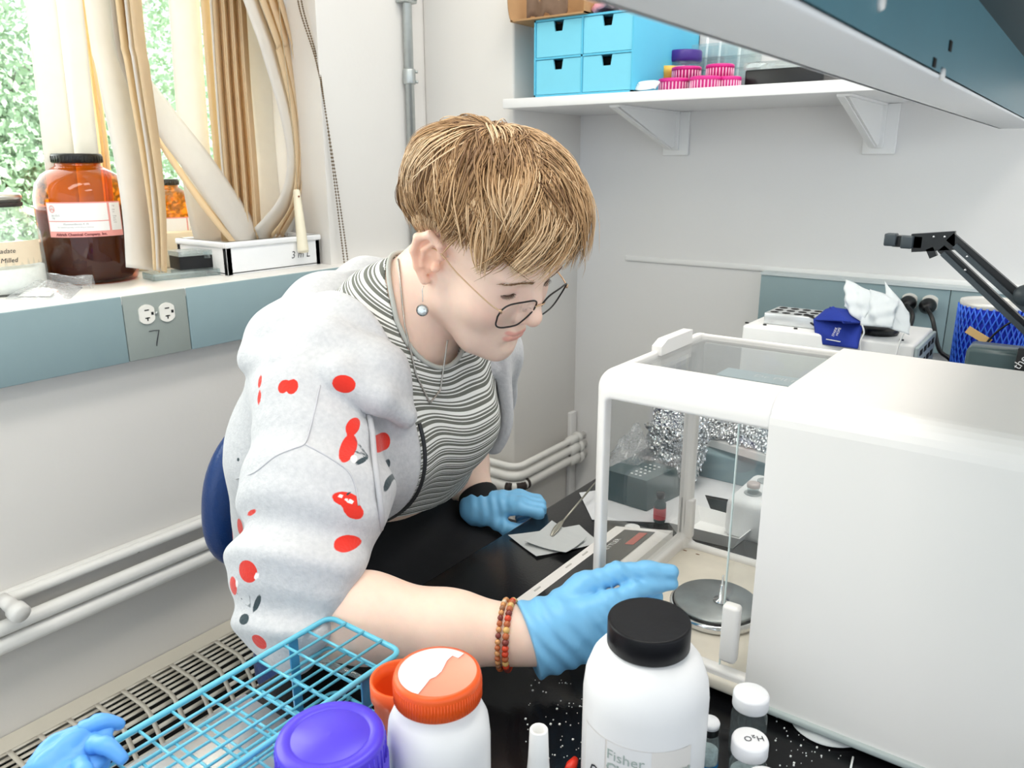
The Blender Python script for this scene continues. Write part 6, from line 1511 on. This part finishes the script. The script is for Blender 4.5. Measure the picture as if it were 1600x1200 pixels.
# ---------------------------------------------------------------- gloved hands
def glove(name, f, lo, hi, label):
    V_, Q_ = surf(f, lo, hi, .0017); o = mesh_obj(name, V_, Q_, m_glove, person); o['label'] = label; return o
T_ = on(1050, 904, 'y', .690); W_ = RW_.copy(); sU = V3((-.15, -.1, 1)); a_ax = T_-(W_+V3((0, 0, .012))); La = np.linalg.norm(a_ax); a_ax /= La
sU = sU-a_ax*np.dot(sU, a_ax); sU /= np.linalg.norm(sU); bN = np.cross(a_ax, sU)
def hp(x, s, n): return W_+a_ax*x+sU*s+bN*n
sc_h = La/.165
K = dict(i=hp(.086*sc_h, .014, .008), m=hp(.088*sc_h, -.004, .010), r=hp(.083*sc_h, -.022, .008), p=hp(.074*sc_h, -.038, .002))
def f_gR(p):
    d = chain(p, [hp(.0, .004, 0), K['i']], [.0240, .0125], .01)
    for k, s0 in (('m', .0), ('r', -.008), ('p', -.015)): d = smin(d, chain(p, [hp(.0, s0, 0), K[k]], [.0240, .0122], .01), .016)
    d = smin(d, cone(p, hp(-.006, 0, 0), hp(.016, 0, 0), .0335, .031), .022)
    fi = chain(p, [K['i'], hp(.120*sc_h, .0125, .001), hp(.147*sc_h, .009, -.004), T_+V3((0, 0, -.006))], [.0115, .0098, .0088, .0072], .006)
    fm = chain(p, [K['m'], hp(.126*sc_h, -.012, .006), hp(.148*sc_h, -.012, -.014), hp(.142*sc_h, -.010, -.034)], [.0118, .0102, .0092, .0080], .006)
    fr_ = chain(p, [K['r'], hp(.115*sc_h, -.020, .004), hp(.132*sc_h, -.024, -.018), hp(.118*sc_h, -.022, -.034)], [.0114, .0098, .0088, .0078], .006)
    fp = chain(p, [K['p'], hp(.100*sc_h, -.040, -.002), hp(.112*sc_h, -.042, -.020), hp(.098*sc_h, -.038, -.032)], [.0102, .0088, .0080, .0070], .006)
    th = chain(p, [hp(.022, .012, -.008), hp(.070*sc_h, .027, -.016), hp(.112*sc_h, .0285, -.016), hp(.146*sc_h, .022, -.011), T_+V3((-.002, .002, .006))], [.0185, .0132, .0108, .0098, .0082], .008)
    for q_ in (fi, fm, fr_, fp): d = smin(d, q_, .007)
    d = smin(d, th, .0045)
    # taut rubber wrinkles
    t = (p-W_.astype(f32))@a_ax.astype(f32); s_ = (p-W_.astype(f32))@sU.astype(f32)
    d += .0013*np.sin(t*330+s_*150+2*wav(p, 5, 70))*np.exp(-((t-.015)/.04)**2)+.0011*np.abs(wav(p, 9, 170))+.0006*np.sin(t*520+s_*300+3*wav(p, 6, 60))*np.exp(-((t-.10)/.04)**2)
    return smax(d, -half(p, W_-a_ax*.006, a_ax), .002)
glove('nitrile_glove', f_gR, W_-.10, T_+V3((.06, .06, .09)), 'blue nitrile glove on the hand reaching into the balance')
# left hand, loosely curled beyond the bench edge
LWp = LW_+V3((.004, 0, .001)); aL = V3((.80, .50, .05)); aL /= np.linalg.norm(aL); nL = V3((-.05, -.05, 1.0)); nL -= aL*np.dot(nL, aL); nL /= np.linalg.norm(nL); sL = np.cross(nL, aL)     # sL: away from the thumb
def hl(x, s, n): return LWp+.84*(aL*x+sL*s+nL*n)
def hl1(x, s, n): return LWp+aL*x+sL*s+nL*n
def f_gL(p):
    p = LWp.astype(f32)+(p-LWp.astype(f32))/f32(.84)
    d = cone(p, hl1(-.012, 0, 0), hl1(.015, 0, .002), .036, .030)
    for s_ in (-.024, -.008, .010, .026): d = smin(d, chain(p, [hl1(.0, s_*.5, 0), hl1(.070-abs(s_)*.25, s_, .010)], [.021, .0125], .01), .014)
    for s_, l in ((-.026, .9), (-.008, 1.0), (.010, .95), (.026, .8)):
        d = smin(d, chain(p, [hl1(.070-abs(s_)*.25, s_, .010), hl1(.068+.036*l, s_*1.05, .000), hl1(.068+.036*l, s_*1.0, -.024*l), hl1(.045+.02*l, s_*.95, -.034)], [.0122, .0104, .0092, .0080], .006), .006)
    d = smin(d, chain(p, [hl1(.012, -.022, -.010), hl1(.040, -.040, -.022), hl1(.066, -.036, -.030), hl1(.082, -.024, -.034)], [.017, .0125, .0108, .0085], .008), .010)
    t = (p-LWp.astype(f32))@aL.astype(f32); d += .0012*np.sin(t*300+3*wav(p, 5, 60))*np.exp(-((t-.01)/.05)**2)+.0008*wav(p, 19, 240)
    return d*.84
glove('nitrile_glove', f_gL, LWp-.07, LWp+V3((.16, .14, .07)), 'blue nitrile glove on the resting hand below the bench edge')

# ---------------------------------------------------------------- drawstring, zip, seams
def tube_child(name, pts, r_, m_, lift, parent=hoodie, n=6):
    P = on_cloth(between(pts, 5), lift)
    if len(P) < 3: return
    P = np.array(P)
    for _ in range(3): P[1:-1] = (P[:-2]+2*P[1:-1]+P[2:])/4
    b = MB(); b.tube(P, r_, n); return b.build(name, m_, parent)
m_str = mat('drawstring_grey', (.46, .46, .48), .9, bump=.3, bscale=500); m_zip = mat('zip_dark', (.03, .032, .035), .5, .3)
tube_child('drawstring', [(575, 650), (580, 710), (588, 770), (594, 830), (597, 850)], .0035, m_str, .004)
h_ = hit(597, 850)
if h_: b = MB(); b.sphere(h_[0]-CF*.005, .0062, 10, 8); b.build('drawstring_knot', m_str, hoodie)
zz = np.linspace(1.01, .83, 30); yy = .733+.004+.02*np.sin((zz-.8)*6)-(.098+.02*(zz-.95)); P0 = np.stack([np.full(30, -.45), yy, zz], 1)
tz = march(lambda p: f_torso(p)-.020, P0, np.repeat(V3((-1, 0, 0))[None], 30, 0), 0, 60); zp_ = [(-.45-tz[k]+.002, yy[k]+.001, zz[k]) for k in range(30) if tz[k] < .40]
if len(zp_) > 3: b = MB(); b.tube(zp_, .0026, 6); b.build('zip_teeth', m_zip, hoodie)
m_seam = mat('seam_grey', (.50, .50, .53), .9)
tube_child('seam', [(500, 602), (490, 650), (478, 695), (462, 700), (430, 712), (398, 740), (370, 748)], .0010, m_seam, .0005)
tube_child('seam', [(478, 695), (510, 712), (545, 735), (556, 760), (560, 790)], .0010, m_seam, .0005)

# ---------------------------------------------------------------- glasses
gl = thing('eyeglasses', 'thin wire-rimmed glasses with squarish lenses worn low on the nose', 'glasses', hw(.11, 0, 0))
m_rim = mat('rim_dark_metal', (.035, .03, .03), .35, .6); m_gold = mat('temple_gold', (.62, .42, .26), .3, .8); m_lens = glass('lens_glass', (.97, .975, .98), .10, .01)
LX, LZ, TILT = .1100, -.003, .05
for s_ in (-1, 1):
    cx, cy = LX, s_*.033; pts = []
    for k in range(40):
        a = 2*PI*k/40; c_, s2 = math.cos(a), math.sin(a); e_ = .55
        y = .0265*np.sign(c_)*abs(c_)**e_; z = .0205*np.sign(s2)*abs(s2)**(e_+.1)
        if z < 0 and y < 0: y *= 1-.34*min(1, -z/.016)
        elif z < 0: y *= .95
        pts.append(hw(LX-.0095*(abs(y*s_+cy)/.058)**2+z*TILT, cy+y*s_, LZ+z))
    b = MB(); b.tube(pts, .00105, 8, closed=True); b.build('rim', m_rim, gl)
    b = MB(); cc = np.mean(pts, axis=0); b.add(list(pts)+[cc], [(k, (k+1) % 40, 40) for k in range(40)], 0, True); b.build('lens', m_lens, gl)
    b = MB(); h0 = hw(LX-.0085, s_*.0600, LZ+.010); b.tube(spline([h0, hw(.085, s_*.066, LZ+.011), hw(.035, s_*.072, .012), hw(.006, s_*.077, .020), hw(-.012, s_*.080, .016)], 6), .00085, 7); b.tube([hw(LX-.0075, s_*.0595, LZ+.008), hw(LX-.0095, s_*.0615, LZ+.012)], .0016, 7); b.build('temple', m_gold, gl)
    b = MB(); b.tube([hw(LX-.001, s_*.012, LZ+.004), hw(LX-.006, s_*.010, LZ+.001), hw(LX-.008, s_*.0105, LZ-.004)], .0007, 6); b.sphere(hw(LX-.0085, s_*.0105, LZ-.005), .003, 8, 6); b.build('nose_pad', m_lens, gl)
b = MB(); b.tube(spline([hw(LX+.001, -.0085, LZ+.008), hw(LX+.004, 0, LZ+.011), hw(LX+.001, .0085, LZ+.008)], 6), .0010, 7); b.build('bridge', m_gold, gl)
# ---------------------------------------------------------------- earring, necklace, bracelets, wristband
e0 = hw(.0005, -.0785, -.034)
er = thing('drop_earring', 'silver drop earring with a round clear stone on the near ear', 'earring', e0-V3((0, 0, .03)))
b = MB(); b.tube(spline([e0+HM[:, 0]*.001, e0+V3((.001, -.003, -.004)), e0+V3((.0015, -.003, -.012)), e0+V3((.001, -.003, -.019))], 5), .0006, 6); b.build('hook', mat('silver', (.6, .58, .56), .25, 1.0), er)
gc_ = e0+V3((.001, -.004, -.029)); fc = -CF.copy(); fc[2] = 0; fc /= np.linalg.norm(fc)
b = MB(); b.lathe([(.0068, -.0015), (.0076, 0), (.0068, .0022)], gc_, 24, axis=fc, cap1=False); b.build('setting', MATS['silver'], er)
b = MB(); b.lathe([(.0066, .001), (.0048, .0035), (.0025, .0045), (0, .0046)], gc_, 10, axis=fc, smooth=False); b.build('stone', mat('clear_stone', (.72, .80, .84), .06, .35, vary=.3, scale=250), er)
nk = thing('necklace', 'thin silver rope necklace hanging over the striped top', 'necklace', NB)
fn = lambda p: np.minimum(f_torso(p)-.0075, f_skin(p)-.0006)
uu = np.linspace(0, 1, 120); kx = [0, .18, .36, .5, .62, .8, 1]
D_ = np.array([ray(np.interp(u, kx, [622, 632, 650, 672, 688, 695, 699]), np.interp(u, kx, [405, 505, 585, 630, 610, 560, 532])) for u in uu]); D_ /= np.linalg.norm(D_, axis=1, keepdims=True)
O_ = np.repeat(V3((0, 0, CAMZ))[None], len(D_), 0); tt = march(fn, O_, D_, .75, 60); ok = (tt < 1.4) & (np.abs(fn((O_+D_*tt[:, None]).astype(f32))) < .002)
P = (O_+D_*(tt-.0015)[:, None])[ok]
b = MB(); b.tube(P, .0013, 6); o = b.build('chain', mat('silver_dull', (.45, .43, .40), .35, .9, vary=.5, scale=900), nk)
cols = [(.45, .12, .04), (.62, .30, .12), (.20, .04, .03), (.65, .06, .02), (.55, .10, .28), (.72, .45, .15), (.30, .14, .07), (.68, .55, .40)]
def bracelet(label, x, palette, rb, off):
    c = RW_-fdir*x; u_ = np.cross(fdir, (0, 0, 1)); u_ /= np.linalg.norm(u_); v_ = np.cross(fdir, u_); t = thing('beaded_bracelet', label, 'bracelet', c, 'bead bracelets on the wrist'); N = 36; rs = np.random.RandomState(int(off))
    A_ = np.arange(N)*2*PI/N; DV = np.cos(A_)[:, None]*u_+np.sin(A_)[:, None]*v_; SS = march(f_arms, np.repeat(c[None], N, 0), -DV, -.03); SS = -SS
    for k in range(N):
        b = MB(); b.sphere(c+DV[k]*(SS[k]+rb*.7), rb, 8, 6); ci = palette[rs.randint(len(palette))]; b.build('bead', mat('bead_%d' % ci, cols[ci], .25, .2 if ci in (1, 7) else 0, vary=.2), t)
bracelet('brown seed-bead bracelet on the reaching wrist, farther from the glove', .030, [0, 1, 1, 6, 7, 2], .0030, 3)
bracelet('red and gold bead bracelet on the reaching wrist, touching the glove', .0225, [2, 3, 3, 5, 4, 5, 0], .0036, 4)
lc = LW_+(LE_-LW_)*.10; ldir = (LE_-LW_)/np.linalg.norm(LE_-LW_); wb = MB(); wb.lathe([(.0285, -.016), (.0315, -.013), (.0325, .008), (.031, .012)], lc, 28, axis=ldir, cap0=False, cap1=False); o = wb.build('wristband', mat('black_band', (.006, .006, .007), .8), origin=lc); tag(o, 'wide black band round the resting wrist above the glove', 'wristband')

# ================================================================== chair behind the person
m_chair = mat('chair_navy_vinyl', (.012, .045, .17), .32, vary=.08, scale=40, bump=.35, bscale=260)
ch = thing('desk_chair', 'navy blue swivel chair with a rounded backrest behind the person', 'chair', (-1.02, .70, 0))
def f_back(p): 
    q_ = p-np.array((-1.085, .815, .775), f32); th = -.16; c_, s_ = math.cos(th), math.sin(th)
    x = q_[:, 0]*c_+q_[:, 2]*s_-.55*(q_[:, 1]**2); z = -q_[:, 0]*s_+q_[:, 2]*c_; y = q_[:, 1]
    k = ((np.abs(y)/.175)**2.4+(np.abs(z)/.150)**2.4)**(1/2.4); dd_ = (k-1)*.15
    w = np.stack([np.maximum(dd_+.022, 0), np.abs(x)], 1); return np.linalg.norm(w, axis=1)-.026
Vk, Qk = surf(f_back, (-1.25, .58, .56), (-.94, 1.04, .98), .006); mesh_obj('backrest', Vk, Qk, m_chair, ch)
Vk, Qk = surf(lambda p: np.linalg.norm(np.stack([np.maximum((((np.abs(p[:, 0]+.93)/.19)**3+(np.abs(p[:, 1]-.865)/.19)**3)**(1/3)-1)*.19+.02, 0), np.maximum(np.abs(p[:, 2]-.465)-.012, 0)], 1), axis=1)-.025, (-1.16, .62, .40), (-.70, 1.12, .53), .008); mesh_obj('seat', Vk, Qk, m_chair, ch)
b = MB(); b.tube([(-1.05, .84, .445), (-1.14, .82, .47), (-1.15, .815, .60), (-1.125, .815, .80)], .014, 10); b.build('back_bar', m_blk, ch)
b = MB(); b.lathe([(.028, .10), (.028, .26), (.018, .262), (.018, .43), (.05, .435), (.05, .445)], (-.93, .865, 0), 20); b.build('gas_post', m_blk, ch)
for k in range(5):
    a = 2*PI*k/5+.6; q = V3((-.93, .865, .085)); e_ = q+V3((.20*math.cos(a), .20*math.sin(a), -.02)); b = MB(); b.tube([q+V3((0, 0, .02)), e_], [.024, .015], 8); lg = b.build('base_leg', m_blk, ch)
    b = MB(); b.lathe([(.026, -.018), (.026, .018)], (e_[0], e_[1], .027), 16, axis=(math.cos(a+1.2), math.sin(a+1.2), 0)); b.build('caster', m_blk, lg)
